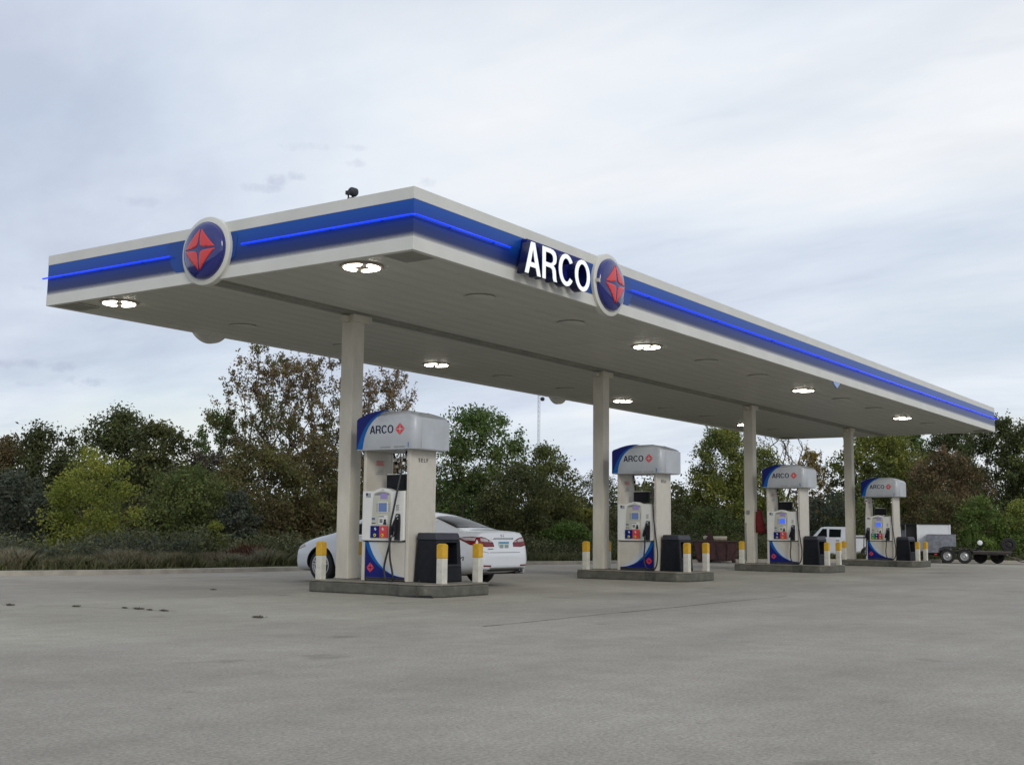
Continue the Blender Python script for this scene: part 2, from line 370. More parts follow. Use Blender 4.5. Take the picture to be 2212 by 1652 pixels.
def face(name, loops, m, parent, y, depth=.004, off=(0, 0, 0), flip=False):
    me = shape(loops, depth)
    if flip: me.transform(Matrix.Rotation(math.pi, 4, 'Z'))
    me.transform(Matrix.Translation((-off[0], y-off[1], -off[2])))
    return newmesh_obj(name, me, m, parent)
def join_meshes(ms):
    bm = bmesh.new()
    for m in ms: bm.from_mesh(m)
    me = bpy.data.meshes.new('joined'); bm.to_mesh(me); bm.free(); return me
def ell(cx, cy, a, b, t0=0, t1=360, n=40):
    return [(cx+a*math.cos(R(t0+(t1-t0)*i/n)), cy+b*math.sin(R(t0+(t1-t0)*i/n))) for i in range(n+(1 if t1-t0 != 360 else 0))]
def LETTER(ch):
    if ch == 'A': return .875, [[(0,0),(.33,1),(.545,1),(.875,0),(.685,0),(.605,.225),(.27,.225),(.19,0)], [(.32,.37),(.4375,.80),(.555,.37)]]
    if ch == 'R': return .84, [[(0,0),(0,1),(.48,1),(.63,.98),(.74,.92),(.80,.82),(.81,.72),(.78,.60),(.70,.53),(.62,.49),(.71,.44),(.76,.36),(.78,.22),(.80,.08),(.84,0),(.65,0),(.61,.08),(.595,.22),(.57,.34),(.50,.39),(.42,.40),(.18,.40),(.18,0)],
                              [(.18,.54),(.45,.54),(.55,.565),(.61,.62),(.625,.70),(.60,.79),(.53,.84),(.44,.86),(.18,.86)]]
    if ch == 'C': return .89, [ell(.46,.5,.45,.515,35,325,36)+ell(.46,.5,.265,.375,322,38,36)]
    if ch == 'O': return .94, [ell(.47,.5,.47,.515), ell(.47,.5,.285,.375)]
def word_loops(w, h, x0, z0, gap=.10):
    out = []; x = 0
    for ch in w:
        wd, lp = LETTER(ch)
        out.append([[(x0+(x+a)*h, z0+b*h) for a, b in l] for l in lp]); x += wd+gap
    return out
def seg_loop(cx, cz, r, q):
    pts = [(.045, .955), (.955, .045), (.62, .048), (.30, .075), (.17, .11), (.11, .17), (.075, .30), (.048, .62)]
    s = [(1, 1), (-1, 1), (-1, -1), (1, -1)][q]
    return [(cx+a*r*s[0], cz+b*r*s[1]) for a, b in pts]

# ------------------------------------------------------------------ ground, forecourt, kerb
g = MB(); g.add([(-900,-900,-.02),(1300,-900,-.02),(1300,1300,-.02),(-900,1300,-.02)], [(0,1,2,3)])
struct(g.build('terrain', 'terrain'))
CURB = [(-60,31),(-25,18.6),(-10,13.6),(2.76,9.33),(5.75,8.33),(10.35,7.78),(15,7.6),(20.8,7.2),(22.5,6.7),(26.5,5.9),(29.8,5.1),(33.5,3.4),(37.3,1.1),(39.5,-1.0),(40.5,-4),(43,-12),(50,-34),(60,-60)]
def off_path(P, d):
    out = []
    for i, p in enumerate(P):
        a = Vector(P[max(i-1, 0)]); b = Vector(P[min(i+1, len(P)-1)]); t = (b-a).normalized(); n = Vector((-t.y, t.x))
        out.append((p[0]+n.x*d, p[1]+n.y*d))
    return out
g = MB(); pl = CURB+[(60,-80),(-80,-80),(-80,31)]
g.add([(x, y, 0) for x, y in pl], [tuple(range(len(pl)-1, -1, -1))])
struct(g.build('forecourt_pavement', 'ground'))
def strip(P, Q, z0, z1, mb):
    n = len(P); mb.add([(x, y, z0) for x, y in P]+[(x, y, z1) for x, y in Q], [(i, i+1, n+i+1, n+i) for i in range(n-1)])
k = MB(); inner = CURB; outer = off_path(CURB, .18)
strip(inner, off_path(CURB, .03), 0, .10, k); strip(off_path(CURB, .03), outer, .10, .11, k); strip(outer, off_path(CURB, .19), .11, .0, k)
struct(k.build('edge_kerb', 'concrete', smooth=False))
k = MB(); strip(off_path(CURB, .19), off_path(CURB, 1.5), .06, .05, k); struct(k.build('grass_verge', 'verge'))
k = MB(); strip(off_path(CURB, 1.5), off_path(CURB, 9), .05, .12, k); strip(off_path(CURB, 9), off_path(CURB, 16), .12, -.03, k); struct(k.build('bank', 'terrain'))
random.seed(4)
k = MB(); xs = [-1.6+.4*i for i in range(24)]; c = [(x, -6.55+.012*math.sin(x*1.7)+random.uniform(-.004, .004)) for x in xs]
for (x0, y0), (x1, y1) in zip(c, c[1:]):
    w0 = random.uniform(.005, .012)
    k.add([(x0,y0-w0,.004),(x1,y1-w0,.004),(x1,y1+w0,.004),(x0,y0+w0,.004)], [(0,1,2,3)])
struct(k.build('expansion_joint', 'joint'))
for nm, pth in (('surface_crack', [(-3.0,-.1),(-2.8,.0),(-2.5,-.5),(-2.4,-.9),(-2.27,-1.4),(-2.3,-1.8),(-2.25,-2.2)]),):
    k = MB()
    for (x0, y0), (x1, y1) in zip(pth, pth[1:]):
        k.add([(x0-.008,y0,.004),(x1-.006,y1,.004),(x1+.01,y1,.004),(x0+.01,y0,.004)], [(0,1,2,3)])
    struct(k.build(nm, 'joint'))

# ------------------------------------------------------------------ canopy
LX, HW, ZB, ZT = 34.63, 4.13, 4.96, 5.87
canopy = thing('fuel_canopy', 'long flat white and blue station canopy over the four pump islands', 'canopy', (LX/2, 0, ZB))
CO = (LX/2, 0, ZB)
def ring_boxes(z0, z1, out, inn, name, m):
    a, b = -out, -inn
    for nm, bx in ((0, (-out, -HW-out, LX+out, -HW+inn)), (1, (-out, HW-inn, LX+out, HW+out)), (2, (-out, -HW+inn, inn, HW-inn)), (3, (LX-inn, -HW+inn, LX+out, HW-inn))):
        q = MB(); q.box(bx[0], bx[1], z0, bx[2], bx[3], z1); q.build(name, m, canopy, off=CO, bevel=.006)
ring_boxes(5.692, ZT, .046, .05, 'top_trim', 'white')
ring_boxes(ZB, 5.150, .046, .05, 'bottom_trim', 'white')
# blue band: one sheet a side, material needs world heights so the mesh is built about the world origin height
def band(name, x0, y0, x1, y1):
    q = MB(); q.box(x0, y0, 5.150, x1, y1, 5.692); o = q.build(name, 'fascia', canopy, off=(CO[0], CO[1], 0)); o.location = (0, 0, -ZB); return o
band('blue_band', -.04, -HW-.04, LX+.04, -HW+.02); band('blue_band', -.04, HW-.02, LX+.04, HW+.04)
band('blue_band', -.04, -HW+.02, .02, HW-.02); band('blue_band', LX-.02, -HW+.02, LX+.04, HW-.02)
q = MB(); q.box(.06, -HW+.06, 5.60, LX-.06, HW-.06, 5.66); q.build('roof_deck', 'white', canopy, off=CO)
# soffit pans: run lengthwise, dark joints between
rng = random.Random(5)
PW = (HW-.17)/10
pm = MB(); pm.box(0, 0, 0, 8.615, PW-.006, .03)
base = pm.build('soffit_panel', 'soffit', canopy, bevel=.004, seg=1)
first = True
for side in (0, 1):
    for r_ in range(10):
        for c_ in range(4):
            o = base if first else base.copy()
            if not first: COL.objects.link(o)
            first = False
            y = (.14+r_*PW) if side else (-HW+.045+r_*PW)
            o.location = (.06+c_*8.63-CO[0], y, .035+rng.uniform(0, .004)); o.parent = canopy
q = MB(); q.box(.05, -HW+.05, 5.06, LX-.05, HW-.05, 5.08); q.build('deck_backing', 'beam', canopy, off=CO)
q = MB(); q.box(.06, -.13, 4.945, LX-.06, .13, 5.03); q.box(.06, -.045, 4.935, LX-.06, .045, 4.945); q.build('centre_beam', 'beam', canopy, off=CO)
for cx, cy in ((.33, -HW+.33), (.33, HW-.33), (LX-.33, -HW+.33), (LX-.33, HW-.33)):
    q = MB(); q.box(cx-.27, cy-.27, 4.965, cx+.27, cy+.27, 4.99); q.build('corner_plate', 'beam', canopy, off=CO)
plates = [(x, y) for y in (-2.87, 2.80) for x in (3.37, 6.32, 12.27, 15.3, 21.4, 24.4, 30.4)]
cp = None
for x, y in plates:
    if cp is None:
        q = MB(); q.lathe([(0, .25), (-.018, .27), (-.024, .22), (-.026, .0001)], (0, 0, 0), 'z', 28); cp = q.build('cover_plate', 'soffit', canopy, smooth='auto'); o = cp
    else: o = cp.copy(); COL.objects.link(o)
    o.location = (x-CO[0], y, 4.993-ZB)
# blue chevron end pieces beside the round signs
def onplane(face_x):   # frames: 'end' faces -X, 'side' faces -Y
    return face_x
endf = lambda X, z, y: (y, -X, z)
def chevron(kind, pts, d0, d1):
    q = MB(); q.prism_xz(pts, d0, d1)
    if kind == 'end': q.v = [(y, -x, z) for x, y, z in q.v]
    q.build('blue_end_piece', 'fasciaplain', canopy, off=CO)
chevron('end', [(.0, 5.165), (.42, 5.165), (.60, 5.3), (.66, 5.60), (.60, 5.68), (0, 5.68)], -.046, -.0405)
chevron('end', [(-1.0, 5.62), (-.86, 5.28), (-.75, 5.18), (0, 5.165), (0, 5.68), (-.95, 5.68)], -.046, -.0405)
chevron('side', [(5.4, 5.165), (6.18, 5.165), (6.35, 5.4), (6.20, 5.68), (5.4, 5.68)], -HW-.046, -HW-.0405)
chevron('side', [(4.2, 5.165), (5.4, 5.165), (5.4, 5.68), (4.2, 5.68)], -HW-.046, -HW-.0405)

# canopy lights
def lamp_loops(r):
    L_ = []
    for s in (-1, 1):
        arc = [(s*r*math.cos(R(t))*1.0, r*math.sin(R(t))) for t in range(-80, 81, 8)]
        g_ = .035
        L_.append(arc[1:-1]+[(s*.04, r*.86), (s*.045, r*.55), (s*.08, r*.40), (s*.14, .055), (s*.20, 0), (s*.14, -.055), (s*.08, -r*.40), (s*.045, -r*.55), (s*.04, -r*.86)])
    return L_
lamp = thing('canopy_light', '', 'light', (0.52, -2.74, 4.995), R(-38))
q = MB(); q.lathe([(0, .33), (-.012, .33), (-.022, .305), (-.022, .0001)], (0, 0, 0), 'z', 32); q.build('housing', 'lampbody', lamp, smooth='auto')
for i, lp in enumerate(lamp_loops(.275)):
    me = shape([lp], .012); me.transform(Matrix.Rotation(math.pi/2, 4, 'X')); me.transform(Matrix.Translation((0, 0, -.030)))
    newmesh_obj('lens', me, 'lamp', lamp)
lab = {(0, -1): 'bright round canopy light nearest the front corner of the canopy', (0, 1): 'bright round canopy light at the far left end of the canopy',
       (1, -1): 'round canopy light on the near side just right of the round side sign', (1, 1): 'round canopy light in the far row above the first pump topper',
       (2, -1): 'round canopy light on the near side between the second and third columns', (2, 1): 'round canopy light in the far row just right of the second column',
       (3, -1): 'small round canopy light on the near side right of the fourth column', (3, 1): 'half hidden canopy light in the far row touching the third column'}
for i in range(4):
    for s in (-1, 1):
        o = lamp if (i, s) == (0, -1) else copy_tree(lamp)
        o.location = (.52+9.103*i, -2.74 if s < 0 else 2.88, 4.993); tag(o, lab[(i, s)], 'light', 'lit lights set in the canopy ceiling')

# neon tubes
def neon(label, pts):
    q = MB(); q.tube(pts, .015, 8); o = q.build('neon_tube', 'neon', smooth=True)
    tag(o, label, 'neon light', 'blue light strips round the canopy edge'); return o
zn = 5.448; d = .10
o = neon('glowing blue strip wrapping the front corner of the canopy', [(-d, -.80, zn), (-d, -HW-d+.05, zn), (-d+.05, -HW-d, zn), (2.28, -HW-d, zn)])
neon('short glowing blue strip left of the round sign on the canopy end', [(-d, HW+.10, zn), (-d, .86, zn)])
neon('longest glowing blue strip running right from the round side sign', [(6.20, -HW-d, zn), (LX+.15, -HW-d, zn)])
# (stand-offs)
for (x, y) in [(-.04, y_) for y_ in (-3.6, -2.6, -1.6, 1.6, 2.7, 3.7)]+[(x_, -HW-.04) for x_ in (.8, 1.9, 7, 10, 13, 16, 19, 22, 25, 28, 31, 34)]:
    q = MB()
    if y > -HW: q.box(-d+.014, y-.006, zn-.006, -.04, y+.006, zn+.006)
    else: q.box(x-.006, -HW-d+.014, zn-.006, x+.006, -HW-.04, zn+.006)
    q.build('strip_bracket', 'navydk', canopy, off=CO)

# round signs
def round_sign(label, loc, rz, zc=5.437, detail=True):
    t = thing('round_sign', label, 'sign', (loc[0], loc[1], zc), rz, 'round signs mounted on the canopy edges')
    q = MB(); q.lathe([(-.055, .0001), (-.055, .54), (-.047, .55), (.06, .55), (.06, .0001)], (0, 0, 0), 'y', 64); q.build('backing_plate', 'white', t, smooth='auto')
    if detail:
        pr = [(-.055, .462), (-.09, .462)]+[(-.09-.11*math.sin(R(a)), .452*math.cos(R(a))) for a in range(0, 90, 8)]+[(-.20, .0001)]
        q = MB(); q.lathe(pr, (0, 0, 0), 'y', 64); dm = q.build('dome', 'domeblue', t, smooth='auto')
        bmx = bmesh.new(); bmx.from_mesh(dm.data); bv = BVHTree.FromBMesh(bmx)
        for k_ in range(4):
            lp = seg_loop(0, 0, .35, k_)
            me = fill_project(lp, lambda a, b: ((a, -1, b), (0, 1, 0)), bv, .009, .03)
            o_ = newmesh_obj('emblem_segment', me, 'red', t)
            so_ = o_.modifiers.new('thick', 'SOLIDIFY'); so_.thickness = .012; so_.offset = -1
        bmx.free()
    return t
def fill_project(poly, ray, bv, lift, step):
    xs_ = [p[0] for p in poly]; ys_ = [p[1] for p in poly]; pts = []; n = len(poly); ed = []
    for i in range(n):
        a = Vector(poly[i]); b = Vector(poly[(i+1) % n]); m_ = max(1, int((b-a).length/step))
        for j in range(m_): pts.append(a.lerp(b, j/m_))
    nb = len(pts); ed = [(i, (i+1) % nb) for i in range(nb)]
    x = min(xs_)+step*.5
    def inside(px, py):
        c_ = False
        for i in range(n):
            (x1, y1), (x2, y2) = poly[i], poly[(i+1) % n]
            if (y1 > py) != (y2 > py) and px < (x2-x1)*(py-y1)/(y2-y1)+x1: c_ = not c_
        return c_
    while x < max(xs_):
        y = min(ys_)+step*.5
        while y < max(ys_):
            if inside(x, y) and min((Vector((x, y))-p).length for p in pts[:nb]) > step*.4: pts.append(Vector((x, y)))
            y += step
        x += step
    r = delaunay_2d_cdt(pts, ed, [tuple(range(nb))], 1, 1e-6)
    vs = []; ok = []
    for p in r[0]:
        o_, d_ = ray(p.x, p.y); h = bv.ray_cast(Vector(o_), Vector(d_))
        if h[0] is None: vs.append((0, 0, 0)); ok.append(False); continue
        nn = h[1] if h[1].dot(Vector(d_)) < 0 else -h[1]
        vs.append(tuple(h[0]+nn*lift)); ok.append(True)
    fs = [tuple(f) for f in r[2] if all(ok[i] for i in f)]
    me = bpy.data.meshes.new('patch'); me.from_pydata(vs, [], fs)
    bm = bmesh.new(); bm.from_mesh(me)
    bmesh.ops.delete(bm, geom=[v for v in bm.verts if not v.link_faces], context='VERTS')
    dd = Vector(ray(sum(xs_)/n, sum(ys_)/n)[1])
    bmesh.ops.recalc_face_normals(bm, faces=bm.faces[:])
    if bm.faces and sum(f.normal.dot(dd) for f in bm.faces) > 0: bmesh.ops.reverse_faces(bm, faces=bm.faces[:])
    bm.to_mesh(me); bm.free()
    for p in me.polygons: p.use_smooth = True
    return me
round_sign('round blue dome sign with red diamond on the left end of the canopy', (-.05, 0), R(-90))
sg = round_sign('round blue dome sign with red diamond right of the big white letters', (5.39, -HW-.05), 0, 5.40)
q = MB(); q.box(-.50, -.12, -.03, -.44, -.07, .03); q.build('side_clip', 'cream', sg)
for lb, x in (('round sign plate seen as a half disc behind the far left roof edge', 3.79), ('small round sign plate seen as a half disc left of the second column', 17.2)):
    o = round_sign(lb, (x, HW+.10), R(180), 5.36)

# channel letter sign
sgn = thing('channel_letter_sign', 'big lit white letters ARCO on the canopy beside the round sign', 'sign', (3.36, -HW-.05, 5.09))
SO = (3.36, -HW-.05, 5.09)
q = MB(); q.prism_xz([(2.60, 5.165), (4.40, 5.165), (4.40, 5.66), (2.66, 5.66)], -HW-.16, -HW-.047); q.build('raceway', 'navy', sgn, off=SO)
for lp in word_loops('ARCO', .515, 2.372, 5.055, .10):
    o = face('letter', lp, 'navydk', sgn, -HW-.235, .15, SO)
    o2 = face('letter_face', lp, 'lit', o, -HW-.314, .008, SO)
# hanging torn pale panel
q = MB(); q.prism_xz([(-.26, .0), (-.20, -.07), (-.13, -.10), (.03, -.16), (.12, -.10), (.20, -.06), (.26, 0)], -.02, .02)
o = q.build('hanging_panel', 'paleblue'); o.location = (17.3, -HW-.02, 4.97); tag(o, 'small pale blue panel hanging under the near canopy edge', 'panel')
# roof floodlight
fl = thing('floodlight', 'small dark floodlight on the canopy roof left of the front corner', 'floodlight', (.02, -2.95, 5.87), R(-90))
q = MB(); q.box(-.05, -.04, 0, .07, .04, .018); q.tube([(-.06, 0, .01), (-.07, 0, .09), (-.04, 0, .12)], .012); q.tube([(.03, 0, .01), (.01, 0, .06)], .016); q.build('bracket', 'black', fl)
q = MB(); q.lathe([(-.07, .035), (-.04, .062), (.05, .066), (.07, .05)], (0.02, 0, .11), 'y', 16); q.build('lamp_head', 'greypl', fl, smooth='auto')
q = MB(); q.box(-.10, -.03, .08, -.045, .03, .135); q.build('sensor', 'black', fl)

# ------------------------------------------------------------------ islands, columns
PITCH, X1 = 9.011, 3.434
ords = ['first', 'second', 'third', 'fourth']
near = ['nearest the camera behind the black bin and white car', 'under the second column', 'under the column with the red cover', 'farthest to the right by the trailer']
def island_outline():
    # island frame: X to the right in the photograph (world -y), Y away (world +x)
    return [(-.25, -.70), (1.55, -.70), (1.90, -.85), (2.42, -.85), (2.64, -.64), (2.64, .64), (2.42, .85), (1.90, .85), (1.55, .70), (-.25, .70)]
isl_labels = ['concrete pump island nearest the camera with chipped kerb and weeds', 'dark kerbed concrete island carrying the second pump from the left',
              'concrete pump island whose column wears a red cover', 'farthest concrete pump island in front of the white pickup']
col_labels = ['cream square steel column at the left end holding up the canopy', 'cream square steel column left of the second pump',
              'cream square steel column with a red cover hanging on it', 'thinnest cream square column in front of the white pickup']
bl = lambda a, n: a
boll_labels = {
 (0, 0): 'yellow topped white bollard in front of the white car front wheel', (0, 1): 'bollard mostly hidden between the first column and the first pump',
 (0, 2): 'large yellow topped white bollard in front of the nearest black bin', (0, 3): 'yellow topped white bollard in front of the white car tail light',
 (1, 0): 'bollard standing just left of the second column', (1, 1): 'bollard peeking out right behind the second column',
 (1, 2): 'bollard in front of the second black bin', (1, 3): 'bollard in front of the maroon dumpster',
 (2, 0): 'bollard standing left of the column with the red cover', (2, 1): 'bollard hidden behind the column with the red cover',
 (2, 2): 'bollard with chipped paint in front of the third black bin', (2, 3): 'bollard in front of the white pickup door',
 (3, 0): 'bollard peeking out left of the fourth column before the pickup', (3, 1): 'bollard hidden behind the fourth column and pickup wheel',
 (3, 2): 'bollard in front of the fourth black bin', (3, 3): 'rightmost bollard in front of the white trailer box'}
bproto = None
def make_bollard():
    t = thing('bollard', '', 'bollard')
    w = .066
    q = MB(); q.box(-w, -w, 0, w, w, .415); q.build('post', 'bollw', t, bevel=.01)
    q = MB(); q.box(-w-.001, -w-.001, .415, w+.001, w+.001, .635)
    q.add([(-w,-w,.635),(w,-w,.635),(w,w,.635),(-w,w,.635),(-w*.6,-w*.6,.655),(w*.6,-w*.6,.655),(w*.6,w*.6,.655),(-w*.6,w*.6,.655)], [(0,1,5,4),(1,2,6,5),(2,3,7,6),(3,0,4,7),(4,5,6,7)])
    q.build('yellow_top', 'yellow', t, bevel=.008)
    return t
isle0 = None
for i in range(4):
    cx = X1+PITCH*i
    t = thing('pump_island', isl_labels[i], 'pump island', (cx, 0, 0), R(-90), 'raised concrete pump islands')
    if isle0 is None:
        q = MB(); q.prism_xy(island_outline(), 0, .185); kb = q.build('kerb', 'kerb', t, bevel=.03, seg=3)
        pts = [(x*1, y) for x, y in island_outline()]
        q = MB(); q.prism_xy(pts, .185, .21); tp = q.build('slab', 'islandtop', t, bevel=.012); isle0 = (kb, tp)
    else:
        for s_ in isle0: c_ = s_.copy(); COL.objects.link(c_); c_.parent = t
    if i == 0:
        q = MB(); rr = random.Random(3)
        q.prism_xz([(2.02, .0), (2.62, .0), (2.56, .045), (2.40, .035), (2.25, .028), (2.15, .02)], -.862, -.845)
        q.build('broken_gap', 'black', t)
    # column
    c = thing('canopy_column', col_labels[i], 'column', (cx, 0, .21), 0, 'columns holding up the canopy')
    q = MB(); q.box(-.145, -.145, 0, .145, .145, 4.60); q.build('shaft', 'cream', c, bevel=.012)
    q = MB(); q.box(-.16, -.16, 0, .16, .16, .012); q.build('base_plate', 'kerb', c)
    q = MB(); q.box(-.15, -.15, 4.60, .34, .15, 4.733); q.build('cap', 'cream', c, bevel=.006)
    q = MB(); q.box(-.30, -.05, 4.60, -.15, .05, 4.69); q.build('gusset', 'cream', c)
    # bollards
    for j, (bx, by) in enumerate(((-.03, -.64), (-.10, .50), (2.52, -.52), (2.50, .50))):
        if bproto is None: bproto = make_bollard(); o = bproto
        else: o = copy_tree(bproto)
        tag(o, boll_labels[(i, j)], 'bollard', 'yellow topped bollards on the pump islands')
        o.location = (cx+by, -bx, .21); o.rotation_euler = (0, 0, rng.uniform(-.05, .05))

# red cover, outlet box, sign on column 3
c3 = X1+2*PITCH
rc = thing('extinguisher_cover', 'dark red cover hanging on the right side of the third column', 'cover', (c3+.05, -.25, 1.12), R(-90))
q = MB()
prof = [(.0, .13, .07), (.1, .155, .085), (.35, .14, .085), (.55, .11, .08), (.64, .07, .06), (.68, .03, .03)]
vs = []; n_ = 16
for z_, a_, b_ in prof:
    for k_ in range(n_):
        t_ = 2*math.pi*k_/n_; w_ = 1+.06*math.sin(5*t_+z_*9)
        vs.append((a_*math.cos(t_)*w_+(.02 if z_ < .3 else 0), b_*math.sin(t_)*w_, z_))
q.add(vs, [(i_*n_+k_, i_*n_+(k_+1) % n_, (i_+1)*n_+(k_+1) % n_, (i_+1)*n_+k_) for i_ in range(len(prof)-1) for k_ in range(n_)]+[tuple(range(n_)), tuple(range((len(prof)-1)*n_, len(prof)*n_))])
q.build('cover', 'redcloth', rc, smooth=True)
q = MB(); q.box(-.14, -.02, .45, -.09, .02, .62); q.build('hanger', 'black', rc)
ob = MB(); ob.box(-.155, -.045, -.06, -.14, .05, .06); o = ob.build('outlet_box', 'greymark'); o.location = (c3-.012, 0.02, 1.72); tag(o, 'small grey outlet box on the face of the third column', 'outlet box')
cd = MB(); cd.tube([(-.165, 0, .06), (-.165, 0, .9), (-.165, 0, 1.2)], .018); cd.tube([(-.165, 0, .09), (-.20, .0, .05), (-.24, 0, .0)], .015); o = cd.build('conduit', 'greymark', smooth=True); o.location = (c3+.02, .10, .21); tag(o, 'thin conduit rising up the left side of the third column', 'conduit')

# ------------------------------------------------------------------ pumps
def bez(pts, n=14):
    out = []
    P = [pts[0]]+list(pts)+[pts[-1]]
    for i in range(1, len(P)-2):
        for j in range(n):
            t = j/n; a = []
            for k_ in range(len(pts[0])):
                p0, p1, p2, p3 = P[i-1][k_], P[i][k_], P[i+1][k_], P[i+2][k_]
                a.append(.5*((2*p1)+(-p0+p2)*t+(2*p0-5*p1+4*p2-p3)*t*t+(-p0+3*p1-3*p2+p3)*t**3))
            out.append(tuple(a))
    out.append(tuple(pts[-1])); return out
PO = (1.165, 0, .21)
def make_pump(idx):
    num = ['1', '3', '5', '7'][idx]; mir = idx == 1
    lbs = ['largest fuel pump with number 1 on its topper beside the white car', 'fuel pump with number 3 whose blue lower corner is on the right',
           'fuel pump right of the column with the red cover', 'farthest fuel pump with two nozzles near the white trailer box']
    cx = X1+PITCH*idx
    t = thing('fuel_pump', lbs[idx], 'fuel pump', (cx, -PO[0], PO[2]), R(-90), 'fuel pumps on the islands')
    B = lambda q, n, m, p=t, **k_: q.build(n, m, p, off=PO, **k_)
    XL, XR = .655, 1.68
    q = MB(); q.box(XL+.06, -.33, .23, XR-.06, .33, .885); B(q, 'cabinet', 'pumpw', bevel=.006)
    q = MB(); q.box(XL+.02, -.34, .205, XR-.02, .34, .235); B(q, 'plinth', 'black')
    for x0, x1_ in ((XL, XL+.06), (XR-.06, XR)):            # the two pillars: thin frame posts and side sheets
        q = MB(); q.box(x0, -.365, .215, x1_, -.31, 2.44); B(q, 'pillar_front', 'pumpw', bevel=.006)
        q = MB(); q.box(x0, .31, .215, x1_, .365, 2.44); B(q, 'pillar_back', 'pumpw', bevel=.006)
        q = MB(); q.box(x0+.006 if x0 > 1 else x0+.004, -.308, .215, x1_-.006, .308, 2.435); B(q, 'pillar_sheet', 'pumpw')
        q = MB(); q.box(x0 + (-.0 if x0 > 1 else .06), -.30, .89, x0+(.0 if x0 > 1 else .06)+.001, .30, .90)
    for s_ in (1, -1):                                       # both faces of the pump
        flp = s_ < 0
        tr = (lambda x, y, z: (x, y, z)) if not flp else (lambda x, y, z: (2*PO[0]-x, -y, z))
        def BB(q, n, m, p=t, **k_):
            q.v = [tr(*v) for v in q.v]; return q.build(n, m, p, off=PO, **k_)
        def FF(n, loops, m, y, d_=.004, p=t):
            me = shape(loops, d_); me.transform(Matrix.Translation((0, y, 0)))
            if flp: me.transform(Matrix.Translation((2*PO[0], 0, 0)) @ Matrix.Rotation(math.pi, 4, 'Z'))
            me.transform(Matrix.Translation((-PO[0], -PO[1], -PO[2]))); return newmesh_obj(n, me, m, p)
        # lower door with swoosh
        q = MB(); q.box(XL+.062, -.348, .240, XR-.075, -.332, .875); door = BB(q, 'lower_door', 'pumpw', bevel=.004)
        X = (lambda v: v) if not mir else (lambda v: 2.32-v)
        x0, x1_, zb_, zt_ = .722, 1.598, .275, .872
        dk = bez([(.722, zt_-.02), (.79, .70), (.90, .565), (1.03, .46), (1.20, .37), (1.40, .31), (x1_, .285)], 6)
        md = bez([(.80, zt_), (.86, .74), (.95, .60), (1.07, .48), (1.22, .378), (1.40, .312), (x1_, .286)], 6)
        wh = bez([(.98, zt_), (1.03, .74), (1.13, .59), (1.27, .46), (1.42, .36), (x1_, .29)], 6)
        def fl_(l): return [(X(a), b) for a, b in l]
        FF('dark_swoosh', [fl_([(x0, zb_)]+dk+[(x1_, zb_)])], 'navy', -.3495, .003, door)
        FF('light_swoosh', [fl_(dk+md[::-1]+[(x0, zt_)])], 'mid', -.3495, .003, door)
        FF('pale_swoosh', [fl_(md+wh[::-1])], 'pale', -.3495, .003, door)
        FF('kick_strip', [fl_([(x0, .243), (x1_, .243), (x1_, .273), (x0, .273)])], 'black', -.3495, .003, door)
        lx = X(.845)
        for k_ in range(4): FF('emblem_segment', [seg_loop(lx, .435, .085, k_)], 'red', -.3525, .003, door)
        # head
        arch = [(1.335-.42*i_/12, 1.735+.052*math.sin(math.pi*i_/12)) for i_ in range(13)]
        hp = [(.675, .905), (.72, .893), (1.56, .893), (1.605, .905), (1.605, 1.735)]+arch+[(.675, 1.735)]
        q = MB(); q.prism_xz(hp, -.40, -.25); head = BB(q, 'dispenser_head', 'pumphead', bevel=.012, seg=3)
        q = MB(); q.prism_xz([(.69, .880), (1.60, .880), (1.60, .892), (.69, .892)], -.375, -.25); BB(q, 'head_shadow_gap', 'black')
        # recess frame: inset tinted field with arched top
        ia = [(1.30-.36*i_/10, 1.695+.042*math.sin(math.pi*i_/10)) for i_ in range(11)]
        q = MB(); q.prism_xz([(.89, .925), (1.29, .925), (1.315, 1.55), (1.30, 1.695)]+ia+[(.92, 1.60)], -.408, -.399); rec = BB(q, 'control_panel', 'pumpin', bevel=.004)
        ib = [(1.275-.31*i_/8, 1.690+.028*math.sin(math.pi*i_/8)) for i_ in range(9)]
        q = MB(); q.prism_xz([(.955, 1.665), (1.275, 1.665)]+ib, -.412, -.4075); BB(q, 'hood_shade', 'greymark', rec)
        q = MB(); q.box(1.09, -.416, 1.605, 1.24, -.409, 1.695); BB(q, 'price_screen', 'scr1')
        q = MB(); q.box(1.045, -.418, 1.37, 1.255, -.409, 1.545); fr_ = BB(q, 'screen_bezel', 'pumphead', bevel=.003)
        q = MB(); q.box(1.06, -.422, 1.383, 1.24, -.417, 1.533); BB(q, 'display_screen', 'scr2b' if idx >= 2 else 'scr2', fr_)
        for k_ in range(4):
            for xx in (1.005, 1.275):
                q = MB(); q.box(xx, -.414, 1.395+.036*k_, xx+.022, -.409, 1.409+.036*k_); BB(q, 'soft_key', 'greymark')
        q = MB(); q.box(.905, -.414, 1.235, .985, -.409, 1.295); BB(q, 'card_label', 'pale')
        for k_ in range(3):
            q = MB(); q.box(.915+.024*k_, -.416, 1.245, .930+.024*k_, -.4135, 1.282); BB(q, 'card_mark', 'darkmark')
        q = MB(); q.box(.905, -.416, 1.185, .99, -.409, 1.195); BB(q, 'card_slot', 'darkmark')
        q = MB(); q.box(1.06, -.414, 1.17, 1.26, -.409, 1.32); kp = BB(q, 'keypad_plate', 'pumphead', bevel=.003)
        q = MB(); q.box(1.065, -.4165, 1.292, 1.18, -.4138, 1.312); BB(q, 'print_line', 'greymark', kp)
